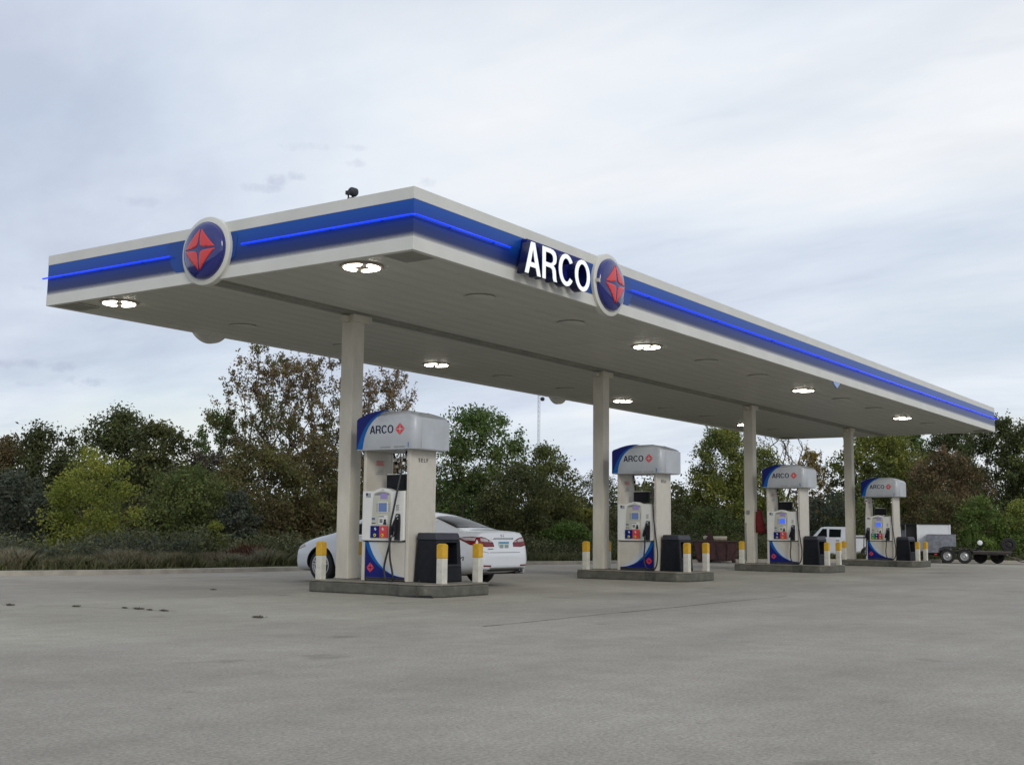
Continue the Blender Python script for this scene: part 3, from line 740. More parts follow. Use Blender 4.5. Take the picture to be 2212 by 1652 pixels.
        for a_ in range(3):
            for b_ in range(3):
                q = MB(); q.box(1.085+.022*a_, -.417, 1.198+.022*b_, 1.102+.022*a_, -.4138, 1.213+.022*b_); BB(q, 'key', 'darkmark', kp)
        q = MB(); q.box(1.175, -.425, 1.165, 1.235, -.409, 1.205); q.box(1.19, -.43, 1.205, 1.225, -.409, 1.255); BB(q, 'card_reader', 'black')
        cols = ['green', 'navy', 'red'] if idx == 3 else ['navy', 'red']
        w_ = .395/len(cols)
        for k_, cm in enumerate(cols):
            q = MB(); q.box(.882+w_*k_, -.414, .942, .882+w_*(k_+1)-.002, -.409, 1.143); gp = BB(q, 'grade_panel', cm)
            bx_ = .882+w_*k_+(w_*.5 if k_ == 0 and len(cols) == 2 else w_*.35)
            q = MB(); q.lathe([(-.4115, .03), (-.420, .028), (-.424, .0001)], (bx_, 0, .985), 'y', 14); BB(q, 'grade_button', 'btnyel', gp)
            q = MB(); q.box(bx_-.008, -.4265, .972, bx_+.008, -.423, .998); BB(q, 'octane_mark', 'darkmark', gp)
            q = MB(); q.prism_xz([(bx_-.005, 1.075), (bx_+.02, 1.06), (bx_+.035, 1.09), (bx_+.005, 1.12), (bx_-.015, 1.10)], -.4165, -.4138); BB(q, 'nozzle_mark', 'pale', gp)
        # decals on the head
        q = MB(); q.box(.755, -.4025, 1.625, .865, -.3995, 1.705); fg = BB(q, 'decal', 'pale')
        q = MB(); q.box(.757, -.405, 1.66, .795, -.4022, 1.703); BB(q, 'decal_canton', 'darkmark', fg)
        for k_ in range(4):
            q = MB(); q.box(.800 if k_ > 1 else .757, -.405, 1.632+.018*k_, .863, -.4022, 1.641+.018*k_); BB(q, 'decal_stripe', 'greymark', fg)
        q = MB()
        for k_ in range(6): q.box(1.43, -.4025, 1.40+.018*k_, 1.43+(.07 if k_ % 2 else .055), -.3995, 1.409+.018*k_)
        BB(q, 'printed_notice', 'greymark')
        q = MB(); q.box(1.10, -.403, 1.752, 1.155, -.3995, 1.762); BB(q, 'maker_mark', 'greymark')
        # nozzle boot and nozzle
        sides = [1.475] if idx != 3 else [1.475, .775]
        for k_, nx in enumerate(sides):
            q = MB(); q.prism_xz([(nx-.055, .905), (nx+.055, .90), (nx+.062, 1.20), (nx+.055, 1.345), (nx-.03, 1.35), (nx-.062, 1.25)], -.425, -.398); boot = BB(q, 'nozzle_boot', 'green' if (idx == 3 and nx < 1 and False) else 'black', bevel=.008)
            q = MB()
            q.tube(bez([(nx+.02, -.43, 1.30), (nx-.005, -.47, 1.24), (nx-.03, -.49, 1.15), (nx-.06, -.48, 1.05), (nx-.075, -.47, .99)], 5), [.012]*6+[.02]*5+[.032]*5+[.034]*4+[.026], 10)
            q.tube(bez([(nx-.03, -.50, 1.15), (nx+.03, -.53, 1.10), (nx+.035, -.52, 1.00), (nx-.06, -.48, .96)], 4), .012, 8)
            BB(q, 'nozzle', 'blackpl', smooth=True)
            q = MB(); q.box(nx-.012, -.437, 1.255, nx+.022, -.424, 1.325); BB(q, 'spout_rest', 'pale', boot)
        # hoses
        hs = []
        if idx == 0:
            hs.append([(1.475, -.20, 2.42), (1.49, -.34, 2.1), (1.475, -.43, 1.74), (1.44, -.47, 1.45), (1.40, -.50, 1.18), (1.385, -.50, .95), (1.40, -.50, .62), (1.445, -.48, .36), (1.45, -.47, .235), (1.40, -.47, .17+.055), (1.33, -.47, .225), (1.275, -.47, .30), (1.255, -.47, .45), (1.285, -.46, .62), (1.335, -.455, .80), (1.39, -.47, .95)])
        else:
            hs.append([(1.60, -.30, 2.42), (1.605, -.38, 2.15), (1.61, -.42, 1.9), (1.64, -.43, 1.4), (1.70, -.44, .95), (1.745, -.45, .6), (1.72, -.46, .33), (1.62, -.46, .235), (1.50, -.46, .24), (1.42, -.46, .36), (1.40, -.46, .55), (1.42, -.455, .75), (1.425, -.47, .97)])
        if idx == 3: hs.append([(.72, -.30, 2.42), (.69, -.40, 2.15), (.66, -.42, 1.6), (.63, -.44, 1.0), (.62, -.45, .6), (.66, -.46, .33), (.72, -.46, .5), (.71, -.47, .97)])
        for h_ in hs:
            q = MB(); q.tube(bez(h_, 6), .017, 8); BB(q, 'hose', 'black', smooth=True)
            a_ = Vector(h_[0]); b_ = Vector(h_[1])
            for f0, f1, m_ in ((.25, .42, 'pumphead'), (.62, .76, 'pumphead'), (.45, .58, 'blackpl')):
                q = MB(); q.tube([a_.lerp(b_, f0), a_.lerp(b_, f1)], .027, 10); BB(q, 'hose_fitting', m_, smooth='auto')
    # black screen box between the pillars, inner posts
    q = MB(); q.box(.915, -.05, 1.785, 1.31, .05, 2.03); B(q, 'video_screen', 'blackpl', bevel=.006)
    q = MB(); q.box(.93, -.06, 2.03, 1.30, .06, 2.042); B(q, 'screen_cap', 'pumphead')
    q = MB(); q.box(1.05, -.03, 1.74, 1.17, .03, 1.79); B(q, 'screen_stand', 'black')
    q = MB(); q.box(XL+.06, -.25, .885, XR-.06, .25, 1.74); B(q, 'core', 'pumpw')
    # notice on the inner side of the left pillar, SELF on the outer right side
    q = MB()
    for k_ in range(4): q.box(XL+.061, -.11+.01*(k_ % 2), 2.20+.022*k_, XL+.064, .11-.02*(k_ % 3), 2.212+.022*k_)
    B(q, 'red_notice', 'red')
    q = MB()
    for k_ in range(3): q.box(XL+.061, -.11+.03*k_, 2.05+.03*k_, XL+.064, .09, 2.058+.03*k_)
    B(q, 'grey_notice', 'greymark')
    if idx < 2:
        me = text('S E L F', .095, .003); me.transform(Matrix.Rotation(math.pi/2, 4, 'Z')); me.transform(Matrix.Translation((XR+.002-PO[0], -.13, 2.235-PO[2])))
        newmesh_obj('side_lettering', me, 'darkmark', t)
    # topper
    tx0, tx1, ty0, ty1, zb_ = .565, 1.905, -.50, .46, 2.435
    top = thing('topper_dummy', '', '') if False else None
    rc_ = .13; outl = []
    for (ox, oy, a0) in ((tx1-rc_, ty0+rc_, -90), (tx1-rc_, ty1-rc_, 0), (tx0+.05, ty1-.05, 90), (tx0+.05, ty0+.05, 180)):
        r__ = rc_ if ox > 1 else .05
        for k_ in range(7): outl.append((ox+r__*math.cos(R(a0+15*k_)), oy+r__*math.sin(R(a0+15*k_))))
    hz = lambda x: 2.975+.155*(1-abs((x-1.235)/.67)**2.2)
    n_ = len(outl); vs = []
    for ins, dz in ((.012, -.0), (0, .012)): vs += [((x-1.235)*(1-ins)+1.235, y*(1-ins), zb_+dz) for x, y in outl]
    vs += [(x, y, hz(x)-.02) for x, y in outl]
    vs += [((x-1.235)*.985+1.235, (y+.02)*.975-.02, hz(x)+.002) for x, y in outl]
    vs += [((x-1.235)*.6+1.235, (y+.02)*.6-.02, hz((x-1.235)*.6+1.235)+.012) for x, y in outl]
    fs = [(r_*n_+k_, r_*n_+(k_+1) % n_, (r_+1)*n_+(k_+1) % n_, (r_+1)*n_+k_) for r_ in range(4) for k_ in range(n_)]+[tuple(range(n_-1, -1, -1)), tuple(range(4*n_, 5*n_))]
    q = MB(); q.add(vs, fs); tp = B(q, 'topper', 'silver', smooth='auto')
    for s_ in (1, -1):
        def FT(n, loops, m, y, d_=.004):
            me = shape(loops, d_); me.transform(Matrix.Translation((0, y, 0)))
            if s_ < 0: me.transform(Matrix.Translation((2*1.235, 0, 0)) @ Matrix.Rotation(math.pi, 4, 'Z') @ Matrix.Translation((0, .04, 0)))
            me.transform(Matrix.Translation((-PO[0], -PO[1], -PO[2]))); return newmesh_obj(n, me, m, tp)
        xl = tx0+.05
        topc = [(xl+(1.30-xl)*k_/14, hz(xl+(1.30-xl)*k_/14)-.022) for k_ in range(15)]
        dk = bez([(xl, 2.47), (.645, 2.56), (.705, 2.70), (.80, 2.85), (.93, 2.97), (1.08, 3.05), (1.23, 3.105)], 5)
        md = bez([(.735, 2.45), (.765, 2.62), (.83, 2.78), (.93, 2.91), (1.06, 3.01), (1.19, 3.075), (1.33, 3.105)], 5)
        t1 = [p for p in topc if p[0] < 1.22]
        FT('dark_swoosh', [[(xl, 2.47)]+dk[1:]+t1[::-1]], 'navy', ty0-.0025, .003)
        FT('light_swoosh', [[(xl, 2.452)]+dk+[(1.25, 3.107)]+md[::-1]], 'mid', ty0-.0025, .003)
        # the blue also wraps the left corner
        q = MB(); pa = [(tx0+.05+.053*math.cos(R(a_)), ty0+.05+.053*math.sin(R(a_))) for a_ in range(180, 271, 15)]
        pa = [(tx0-.003, .30)]+pa
        vv = [(x, y, 2.452) for x, y in pa]+[(x, y, hz(x)-.03) for x, y in pa]; m_ = len(pa)
        if s_ < 0: vv = [(2*1.235-x, -.04-y, z) for x, y, z in vv]
        q.add(vv, [(k_, k_+1, m_+k_+1, m_+k_) for k_ in range(m_-1)]); w = q.build('corner_film', 'navy' if s_ > 0 else 'silver', tp, off=PO)
        for lp in word_loops('ARCO', .137, .893, 2.713, .09): FT('letter', lp, 'darkmark', ty0-.0025, .003)
        for k_ in range(4): FT('emblem_segment', [seg_loop(1.56, 2.778, .105, k_)], 'red', ty0-.0025, .003)
        me = text(num, .125, .003); me.transform(Matrix.Translation((1.715, ty0-.003, 2.462)))
        if s_ < 0: me.transform(Matrix.Translation((2*1.235, 0, 0)) @ Matrix.Rotation(math.pi, 4, 'Z') @ Matrix.Translation((0, .04, 0)))
        me.transform(Matrix.Translation((-PO[0], -PO[1], -PO[2]))); newmesh_obj('pump_number', me, 'mid', tp)
        q = MB(); xx = 1.14; rr = random.Random(idx)
        while xx < 1.68:
            w_ = rr.uniform(.012, .028)
            if not 1.36 < xx < 1.41: q.box(xx, ty0-.004, 2.466, xx+w_, ty0-.001, 2.466+rr.uniform(.012, .02))
            xx += w_+.007
        if s_ < 0: q.v = [(2*1.235-x, -.04-y, z) for x, y, z in q.v]
        q.build('small_print', 'greymark', tp, off=PO)
    return t
for i in range(4): make_pump(i)

# ------------------------------------------------------------------ bins
bin_labels = ['open sided black bin on the nearest island in front of the white car', 'black bin on the second island in front of the maroon dumpster',
              'black bin on the third island in front of the pickup cab', 'black bin on the farthest island in front of the white trailer box']
b0 = None
for i in range(4):
    cx = X1+PITCH*i
    if b0 is None:
        t = thing('waste_bin', '', 'bin'); b0 = t
        # frame: X right, Y away; footprint .47 x .72, height .82
        q = MB(); lo = (-.24, -.36, .26, .36); hi = (-.20, -.32, .20, .34)
        q.frustum(lo, (-.205, -.325, .215, .345), 0, .70)
        o = q.build('bin_body', 'blackpl', t, bevel=.02, seg=3)
        cu = MB(); cu.box(.02, -.24, .30, .5, .25, .655); c_ = cu.build('cut', 'black')
        bo = o.modifiers.new('hole', 'BOOLEAN'); bo.object = c_; bo.operation = 'DIFFERENCE'; bo.solver = 'EXACT'
        o.modifiers.move(1, 0)
        dg = bpy.context.evaluated_depsgraph_get(); me = bpy.data.meshes.new_from_object(o.evaluated_get(dg)); o.modifiers.clear(); o.data = me
        bpy.data.objects.remove(c_)
        q = MB(); q.frustum((-.215, -.335, .222, .352), (-.205, -.32, .185, .34), .70, .825); q.build('lid', 'greypl', t, bevel=.025, seg=3)
        q = MB(); q.box(.222, -.30, .265, .262, .31, .295); q.build('shelf_lip', 'greypl', t, bevel=.006)
        q = MB(); q.tube([(.25, .30, .40), (.30, .32, .42), (.29, .32, .36)], .012, 6); q.build('hook', 'black', t)
    else: t = copy_tree(b0)
    tag(t, bin_labels[i], 'bin', 'black bins on the pump islands')
    t.location = (cx+.13, -1.935, .211); t.rotation_euler = (0, 0, R(-90)+rng.uniform(-.04, .04))

# ------------------------------------------------------------------ sedan
def loft_body(ST, name):
    rings = []
    for (a, w, zb, belt, rx, rz, zt) in ST:
        h = belt-zb
        half = [(0, zb), (w*.72, zb), (w*.95, zb+.12*h), (w*.995, zb+.36*h), (w*1.0, zb+.58*h), (w*.985, zb+.82*h), (w*.955, belt), (rx+(w*.955-rx)*.12, rz-.035*(1 if rz-belt > .15 else .3)), (rx*.93, rz+.35*(zt-rz)), (rx*.5, zt-.006), (0, zt)]
        ring = [(x, a, z) for x, z in half]+[(-x, a, z) for x, z in half[-2:0:-1]]
        rings.append(ring)
    n = len(rings[0]); v = [p for r_ in rings for p in r_]
    fs = [(i*n+k, i*n+(k+1) % n, (i+1)*n+(k+1) % n, (i+1)*n+k) for i in range(len(rings)-1) for k in range(n)]
    def cap(o, rev):
        out = []
        for k_ in range(n//2):      # quads straight across
            a_, b_ = k_, k_+1; c_, d_ = (n-k_-1) % n, (n-k_) % n
            f = [o+a_, o+b_, o+c_, o+d_]
            u = []
            for x in f:
                if x not in u: u.append(x)
            if len(u) > 2: out.append(tuple(u[::-1] if rev else u))
        return out
    fs += cap(0, False)+cap((len(rings)-1)*n, True)
    q = MB(); q.add(v, fs); return q
ST = [(0.00,.66,.42,.55,.60,.58,.60),(.025,.76,.34,.62,.70,.66,.68),(.06,.825,.30,.70,.73,.76,.78),(.085,.85,.29,.78,.72,.88,.90),(.11,.865,.285,.84,.715,.985,1.005),(.125,.875,.28,.87,.72,1.045,1.072),
      (.19,.89,.27,.90,.725,1.055,1.088),(.45,.91,.24,.925,.73,1.068,1.102),(.70,.918,.2,.935,.715,1.095,1.12),(1.1,.92,.19,.94,.665,1.235,1.265),(1.5,.92,.19,.94,.615,1.36,1.392),
      (1.9,.92,.19,.935,.59,1.43,1.462),(2.3,.92,.19,.93,.585,1.445,1.482),(2.8,.92,.19,.92,.59,1.415,1.455),(3.2,.92,.19,.91,.63,1.31,1.355),(3.6,.92,.19,.90,.69,1.13,1.18),
      (3.85,.918,.19,.885,.74,.99,1.025),(4.25,.912,.2,.85,.71,.93,.965),(4.55,.90,.20,.79,.68,.865,.905),(4.74,.87,.20,.73,.65,.79,.82),(4.80,.83,.20,.66,.62,.71,.735),(4.85,.76,.22,.60,.56,.63,.65),(4.87,.64,.27,.53,.50,.56,.575)]
car = thing('parked_car', 'white four door sedan parked behind the nearest pump, tail towards us', 'car', (6.80, -1.12, 0))
q = loft_body(ST, 'body'); body = q.build('body', 'carw', car, smooth=True)
ss = body.modifiers.new('sub', 'SUBSURF'); ss.levels = 2; ss.render_levels = 2
WR, WF, TR = 1.18, 4.06, .335
cut = MB()
for ya in (WR, WF):
    for sx in (-1, 1): cut.lathe([(min(.60*sx, 1.2*sx), .395), (max(.60*sx, 1.2*sx), .395)], (0, ya, TR+.01), 'x', 40)
cuto = cut.build('cut', 'black', car)
bo = body.modifiers.new('arch', 'BOOLEAN'); bo.object = cuto; bo.operation = 'DIFFERENCE'; bo.solver = 'EXACT'
dg = bpy.context.evaluated_depsgraph_get(); me = bpy.data.meshes.new_from_object(body.evaluated_get(dg)); body.modifiers.clear(); body.data = me
bpy.data.objects.remove(cuto)
me.materials.clear(); me.materials.append(MT['carw']); me.materials.append(MT['tyre'])
for p in me.polygons:
    c = p.center; p.use_smooth = True; p.material_index = 0
    for ya in (WR, WF):
        dd = math.hypot(c.y-ya, c.z-TR-.01)
        if dd < .40 and (abs(abs(c.x)-.60) < .004 or (abs(dd-.395) < .012 and abs(c.x) < .915 and abs(p.normal.x) < .35)): p.material_index = 1
    if c.z < .235 and p.normal.z < -.5: p.material_index = 1
me.set_sharp_from_angle(angle=R(50))
bmx = bmesh.new(); bmx.from_mesh(me); BV = BVHTree.FromBMesh(bmx)
def dec(name, poly, how, m, lift=.004, step=.04, parent=car):
    ray = {'rear': lambda a, b: ((a, -2, b), (0, 1, 0)), 'down': lambda a, b: ((a, b, 3), (0, 0, -1)),
           'left': lambda a, b: ((-3, a, b), (1, 0, 0)), 'right': lambda a, b: ((3, a, b), (-1, 0, 0)), 'front': lambda a, b: ((a, 8, b), (0, -1, 0))}[how]
    mm = fill_project(poly, ray, BV, lift, step)
    o = newmesh_obj(name, mm, m, parent)
    s_ = o.modifiers.new('thick', 'SOLIDIFY'); s_.thickness = .006; s_.offset = -1
    return o
rw = dec('rear_window', [(-.60,.76),(0,.725),(.60,.76),(.555,1.05),(.50,1.36),(.3,1.44),(0,1.46),(-.3,1.44),(-.50,1.36),(-.555,1.05)], 'down', 'glass')
dec('windshield', [(-.63,3.74),(-.58,3.4),(-.52,3.08),(0,3.02),(.52,3.08),(.58,3.4),(.63,3.74),(0,3.80)], 'down', 'glass')
for sd_ in ('left', 'right'):
    fw = dec('side_window', [(2.42,.975),(3.50,.985),(3.25,1.16),(3.0,1.26),(2.75,1.325),(2.42,1.35)], sd_, 'glass')
    rw2 = dec('side_window', [(1.62,.985),(2.34,.975),(2.34,1.352),(2.0,1.345),(1.75,1.30),(1.60,1.23)], sd_, 'glass')
    dec('quarter_window', [(1.28,1.00),(1.56,.988),(1.545,1.20),(1.42,1.13)], sd_, 'glass')
    dec('window_trim', [(1.22,.955),(3.62,.955),(3.60,.972),(1.25,.975)], sd_, 'chrome', .006, .06)
    for a0 in (1.60, 2.38, 3.50): dec('door_seam', [(a0,.26),(a0+.012,.26),(a0+.012,.95),(a0,.95)], sd_, 'black', .0015, .08)
    for a0 in (1.75, 2.55): dec('door_handle', [(a0,.83),(a0+.2,.835),(a0+.2,.86),(a0,.858)], sd_, 'chrome', .018, .05)
    sx = -1 if sd_ == 'left' else 1
    q = MB(); q.lathe([(-.09, .02), (-.05, .07), (.04, .075), (.08, .03)], (sx*1.0, 3.32, 1.02), 'x', 14); q.build('door_mirror', 'carw', car, smooth=True)
    q = MB(); q.box(sx*.86-.05, 3.30, .985, sx*.86+.07, 3.36, 1.01); q.build('mirror_arm', 'carw', car)
dec('fuel_door', [(.98,.80),(1.14,.80),(1.14,.93),(.98,.93)], 'left', 'carw', .003)
# tail lamps (outer wrap + rear part)
for sx in (-1, 1):
    side = 'left' if sx < 0 else 'right'
    m_ = lambda L_: [(sx*a, b) for a, b in (L_ if sx > 0 else L_)]
    tl = dec('tail_light', m_([(.33,.775),(.34,.85),(.44,.90),(.58,.945),(.70,.965),(.795,.955),(.80,.80),(.60,.770)]), 'rear', 'lens_red', .006, .03)
    dec('lamp_lens', m_([(.50,.86),(.50,.905),(.60,.935),(.735,.94),(.74,.875)]), 'rear', 'lens_clear', .013, .03, tl)
    dec('lamp_lens', m_([(.38,.855),(.40,.88),(.475,.90),(.475,.862)]), 'rear', 'lens_clear', .013, .03, tl)
    tw = dec('tail_light', [(.135,.80),(.135,.955),(.25,.965),(.42,.955),(.56,.93),(.40,.875),(.24,.81)], side, 'lens_red', .006, .03)
    dec('lamp_lens', [(.16,.885),(.16,.94),(.30,.945),(.50,.93),(.36,.89)], side, 'lens_clear', .013, .03, tw)
    dec('reflector', m_([(.50,.40),(.72,.405),(.72,.43),(.50,.425)]), 'rear', 'lens_red', .01, .04)
    dec('headlight', m_([(.44,.60),(.70,.66),(.76,.73),(.50,.68)]), 'front', 'lens_clear', .006, .03)
    dec('headlight', [(4.50,.72),(4.78,.64),(4.82,.70),(4.62,.79)], side, 'lens_clear', .006, .03)
dec('chrome_strip', [(-.36,.918),(.36,.918),(.36,.942),(-.36,.942)], 'rear', 'chrome', .016, .05)
dec('trunk_seam', [(-.52,.66),(.52,.66),(.52,.668),(-.52,.668)], 'rear', 'black', .003, .06)
dec('bumper_seam', [(-.83,.70),(-.55,.655),(-.545,.662),(-.83,.708)], 'rear', 'black', .002, .05)
dec('lower_valance', [(-.66,.305),(.66,.305),(.70,.35),(-.70,.35)], 'rear', 'black', .004, .05)
dec('valance_strip', [(-.50,.36),(.60,.36),(.66,.39),(-.54,.39)], 'rear', 'alloy', .014, .05)
h = BV.ray_cast(Vector((0, -2, .80)), Vector((0, 1, 0)))[0].y
pt = MB(); pt.box(-.17, h-.012, .705, .17, h+.02, .875); pl_ = pt.build('licence_plate', 'plate', car, bevel=.003)
pt = MB(); pt.box(-.165, h-.016, .838, .165, h-.0115, .87); pt.build('plate_band', 'plateblue', pl_)
pt = MB()
for k_ in (-3, -2, -1, 1, 2, 3): pt.box(.044*k_-.013, h-.016, .745, .044*k_+.013, h-.0115, .815)
pt.build('plate_marks', 'greymark', pl_)
h2 = BV.ray_cast(Vector((0, -2, 1.0)), Vector((0, 1, 0)))[0].y
bd = MB(); y0, y1 = h2-.02, h2+.01
for bx in ((-.045,.955,-.032,1.025), (.032,.955,.045,1.025), (-.045,.985,.045,.995)): bd.box(bx[0], y0, bx[1], bx[2], y1, bx[3])
bd.build('rear_badge', 'chrome', car)
h3 = BV.ray_cast(Vector((-.45, -2, .73)), Vector((0, 1, 0)))[0].y
bd = MB()
for k_ in range(5): bd.box(-.55+.036*k_, h3-.012, .725, -.528+.036*k_, h3+.01, .742)
bd.build('model_lettering', 'greymark', car)
q = MB(); q.lathe([(-.02, .035), (-.02, .042), (.3, .042)], (.60, -.0, .30), 'y', 16); q.build('exhaust_tip', 'chrome', car, smooth='auto')
q = MB(); q.box(-.55, .25, .24, .60, .8, .32); q.box(.42, .06, .245, .70, .5, .30); q.build('underbody', 'black', car)
bmx.free()
def wheel(x, ya, sx, Rr_=.335, wid=.225, parent=None, spokes=5, rim='alloy'):
    q = MB(); q.lathe([(-wid/2, Rr_*.70), (-wid/2+.01, Rr_*.93), (-wid/2+.045, Rr_), (wid/2-.045, Rr_), (wid/2-.01, Rr_*.93), (wid/2, Rr_*.70), (wid/2, Rr_*.66), (-wid/2, Rr_*.66)], (x, ya, Rr_), 'x', 36, cap=False)
    w = q.build('wheel', 'tyre', parent, smooth='auto')
    q = MB(); q.lathe([(sx*wid*.30, .0001), (sx*wid*.30, Rr_*.12), (sx*wid*.20, Rr_*.14), (sx*(-.02), Rr_*.62)], (x, ya, Rr_), 'x', 24); q.build('brake_disc', 'black', w)
    q = MB(); q.lathe([(sx*(wid/2-.01), Rr_*.61), (sx*(wid/2+.004), Rr_*.63), (sx*(wid/2+.002), Rr_*.70), (sx*(wid/2-.03), Rr_*.70), (sx*(wid/2-.05), Rr_*.61)], (x, ya, Rr_), 'x', 32, cap=False)
    for k_ in range(spokes):
        for dl in (-.16, .16):
            a_ = 2*math.pi*k_/spokes+.3
            p0 = (x+sx*(wid*.40), ya+Rr_*.10*math.cos(a_), Rr_+Rr_*.10*math.sin(a_)); p1 = (x+sx*(wid/2-.012), ya+Rr_*.64*math.cos(a_+dl), Rr_+Rr_*.64*math.sin(a_+dl))
            q.tube([p0, p1], [.022, .017], 6)
    q.lathe([(sx*wid*.42, .0001), (sx*wid*.42, Rr_*.10), (sx*wid*.3, Rr_*.13)], (x, ya, Rr_), 'x', 14)
    q.build('rim', rim, w, smooth='auto')
    return w
for ya in (WR, WF):
    for sx in (-1, 1): wheel(sx*.785, ya, sx, parent=car)

# ------------------------------------------------------------------ pickup (side on, behind the third and fourth islands)
pk = thing('pickup_truck', 'white pickup truck parked beyond the fourth column', 'pickup truck', (38.3, 1.9, 0), R(-72))
hw = .72
def bodyside(pts, w0, w1, zlo, zhi):     # side outline tapering inwards with height
    q = MB(); n = len(pts); f = lambda z: w0+(w1-w0)*max(0, min(1, (z-zlo)/(zhi-zlo)))
    v = [(x, -f(z), z) for x, z in pts]+[(x, f(z), z) for x, z in pts]
    fs = [tuple(range(n)), tuple(range(2*n-1, n-1, -1))]+[((i+1) % n, i, i+n, (i+1) % n+n) for i in range(n)]
    q.add(v, fs); return q
def arch_pts(cx_, r_, z0, n=10):
    return [(cx_+r_*math.cos(R(180-180*i/n)), z0+r_*math.sin(R(180-180*i/n))) for i in range(n+1)]
low = [(-3.42,.34),(-3.05,.30)]+arch_pts(-2.70, .33, .30)+[(-2.30,.28),(-.40,.28)]+arch_pts(0, .33, .30)+[(.40,.34),(.46,.50),(.46,.94),(-.62,.94),(-.62,.95),(-2.28,.96),(-2.75,.93),(-3.30,.87),(-3.45,.75)]
q = bodyside(low, hw, hw*.98, .3, .96); q.build('truck_body', 'truckw', pk, bevel=.015)
cab = [(-2.28,.955),(-.66,.945),(-.70,1.33),(-.76,1.395),(-.92,1.415),(-1.75,1.415),(-1.90,1.385)]
q = bodyside(cab, hw*.97, hw*.80, .95, 1.415); q.build('cab', 'truckw', pk, bevel=.015)
def sidewin(name, pts, m='glass', y0=hw*.97, y1=hw*.80):
    for s_ in (-1, 1):
        q = MB(); n = len(pts); f = lambda z, e: s_*(y0+(y1-y0)*(z-.95)/(.465)+e)
        v = [(x, f(z, .004), z) for x, z in pts]+[(x, f(z, -.01), z) for x, z in pts]
        q.add(v, [tuple(range(n)), tuple(range(2*n-1, n-1, -1))]+[((i+1) % n, i, i+n, (i+1) % n+n) for i in range(n)]); q.build(name, m, pk)
sidewin('side_window', [(-2.10,.985),(-1.66,.985),(-1.66,1.33),(-1.83,1.33)])
sidewin('side_window', [(-1.58,.985),(-1.10,.985),(-1.08,1.31),(-1.56,1.32)])
sidewin('side_window', [(-.90,.985),(-.72,.985),(-.745,1.30),(-.89,1.31)])
q = MB(); q.add([(-2.27,-.60,.985),(-1.93,-.52,1.365),(-1.93,.52,1.365),(-2.27,.60,.985)], [(0,1,2,3)]); q.build('windshield', 'glass', pk)
q = MB(); q.box(-.60, -hw*.99, 1.02, .40, -hw*.90, 1.07); q.box(-.60, hw*.90, 1.02, .40, hw*.99, 1.07); q.box(-.60, -hw*.98, .945, .42, -hw*.92, 1.02, 1); q.box(-.60, hw*.92, .945, .42, hw*.98, 1.02, 1); q.build('bed_rail', ['truckw', 'greymark'], pk)
q = MB(); q.box(-1.30, -hw-.008, .83, -1.16, -hw+.01, .86); q.box(-2.05, -hw-.008, .83, -1.90, -hw+.01, .86); q.build('door_handle', 'black', pk)
q = MB(); q.box(.455, -.62, .36, .53, .62, .46); q.build('rear_bumper', 'chrome', pk, bevel=.01)
q = MB(); q.box(.40, -hw-.004, .70, .464, -hw+.05, .92); q.build('tail_light', 'lens_red', pk)
for wx in (-2.70, 0):
    for s_ in (-1, 1):
        w = wheel(0, 0, s_, .285, .2, parent=pk, spokes=6); w.rotation_euler = (0, 0, R(90)); w.location = (wx, s_*.60*1.0, 0)
q = MB(); q.box(-3.3, -.6, .22, .4, .6, .40); q.build('chassis', 'black', pk)

# white topped hopper standing behind the pickup
hp_ = thing('hopper_stand', 'white rounded hopper on a dark stand left of the farthest pump', 'hopper', (40.0, 1.78, 0), R(-73))
q = MB(); q.lathe([(1.60, .03), (1.80, .11), (1.86, .12), (2.0, .10), (2.08, .05), (2.10, .0001)], (0, 0, 0), 'z', 16); q.build('hopper', 'boxw', hp_, smooth=True)
q = MB(); q.tube([(0, 0, 0), (0, 0, 1.62)], .02, 6); q.box(-.36, -.05, 1.36, .1, .05, 1.46); q.box(-.3, -.2, 0, .2, .2, .05); q.build('stand', 'black', hp_)

# ------------------------------------------------------------------ trailer and boxes at the right
tr = thing('flatbed_trailer', 'tandem axle car trailer with lowered ramps at the right edge', 'trailer', (38.0, -1.75, 0), R(-75.6))
def twheel(x, y, r_, name, m='alloy'):
    q = MB(); q.lathe([(-.09, r_*.58), (-.09, r_*.9), (-.06, r_), (.06, r_), (.09, r_*.9), (.09, r_*.58)], (x, y, r_), 'y', 28, cap=False); w = q.build(name, 'tyre', tr, smooth='auto')
    q = MB(); q.lathe([(-.075, .0001), (-.085, r_*.15), (-.05, r_*.22), (-.03, r_*.45), (-.085, r_*.56), (-.085, r_*.60), (.05, r_*.60)], (x, y, r_), 'y', 24, cap=False); q.build('rim', m, w, smooth='auto')
    return w
for x in (-.31, .33):
    twheel(x, -.55, .285, 'wheel'); twheel(x+1.25, .62, .27, 'wheel', 'frame')
q = MB(); q.prism_xz([(-.66,.40),(-.60,.60),(-.50,.635),(.52,.635),(.66,.52),(.72,.36),(.68,.36),(.62,.48),(.50,.60),(-.48,.60),(-.56,.56),(-.62,.40)], -.66, -.44); q.build('fender', 'frame', tr)
q = MB(); q.box(-1.9, -.42, .38, 2.15, -.36, .47); q.box(-1.9, .46, .38, 2.15, .52, .47); q.box(-1.9, -.42, .36, -1.82, .52, .46); q.box(2.08, -.42, .36, 2.15, .52, .46); q.build('frame', 'frame', tr)
for k_ in range(5):
    q = MB(); q.box(-1.0, -.36+.165*k_, .47, 2.1, -.36+.165*k_+.155, .50); q.build('deck_plank', 'rustwood', tr, bevel=.004)
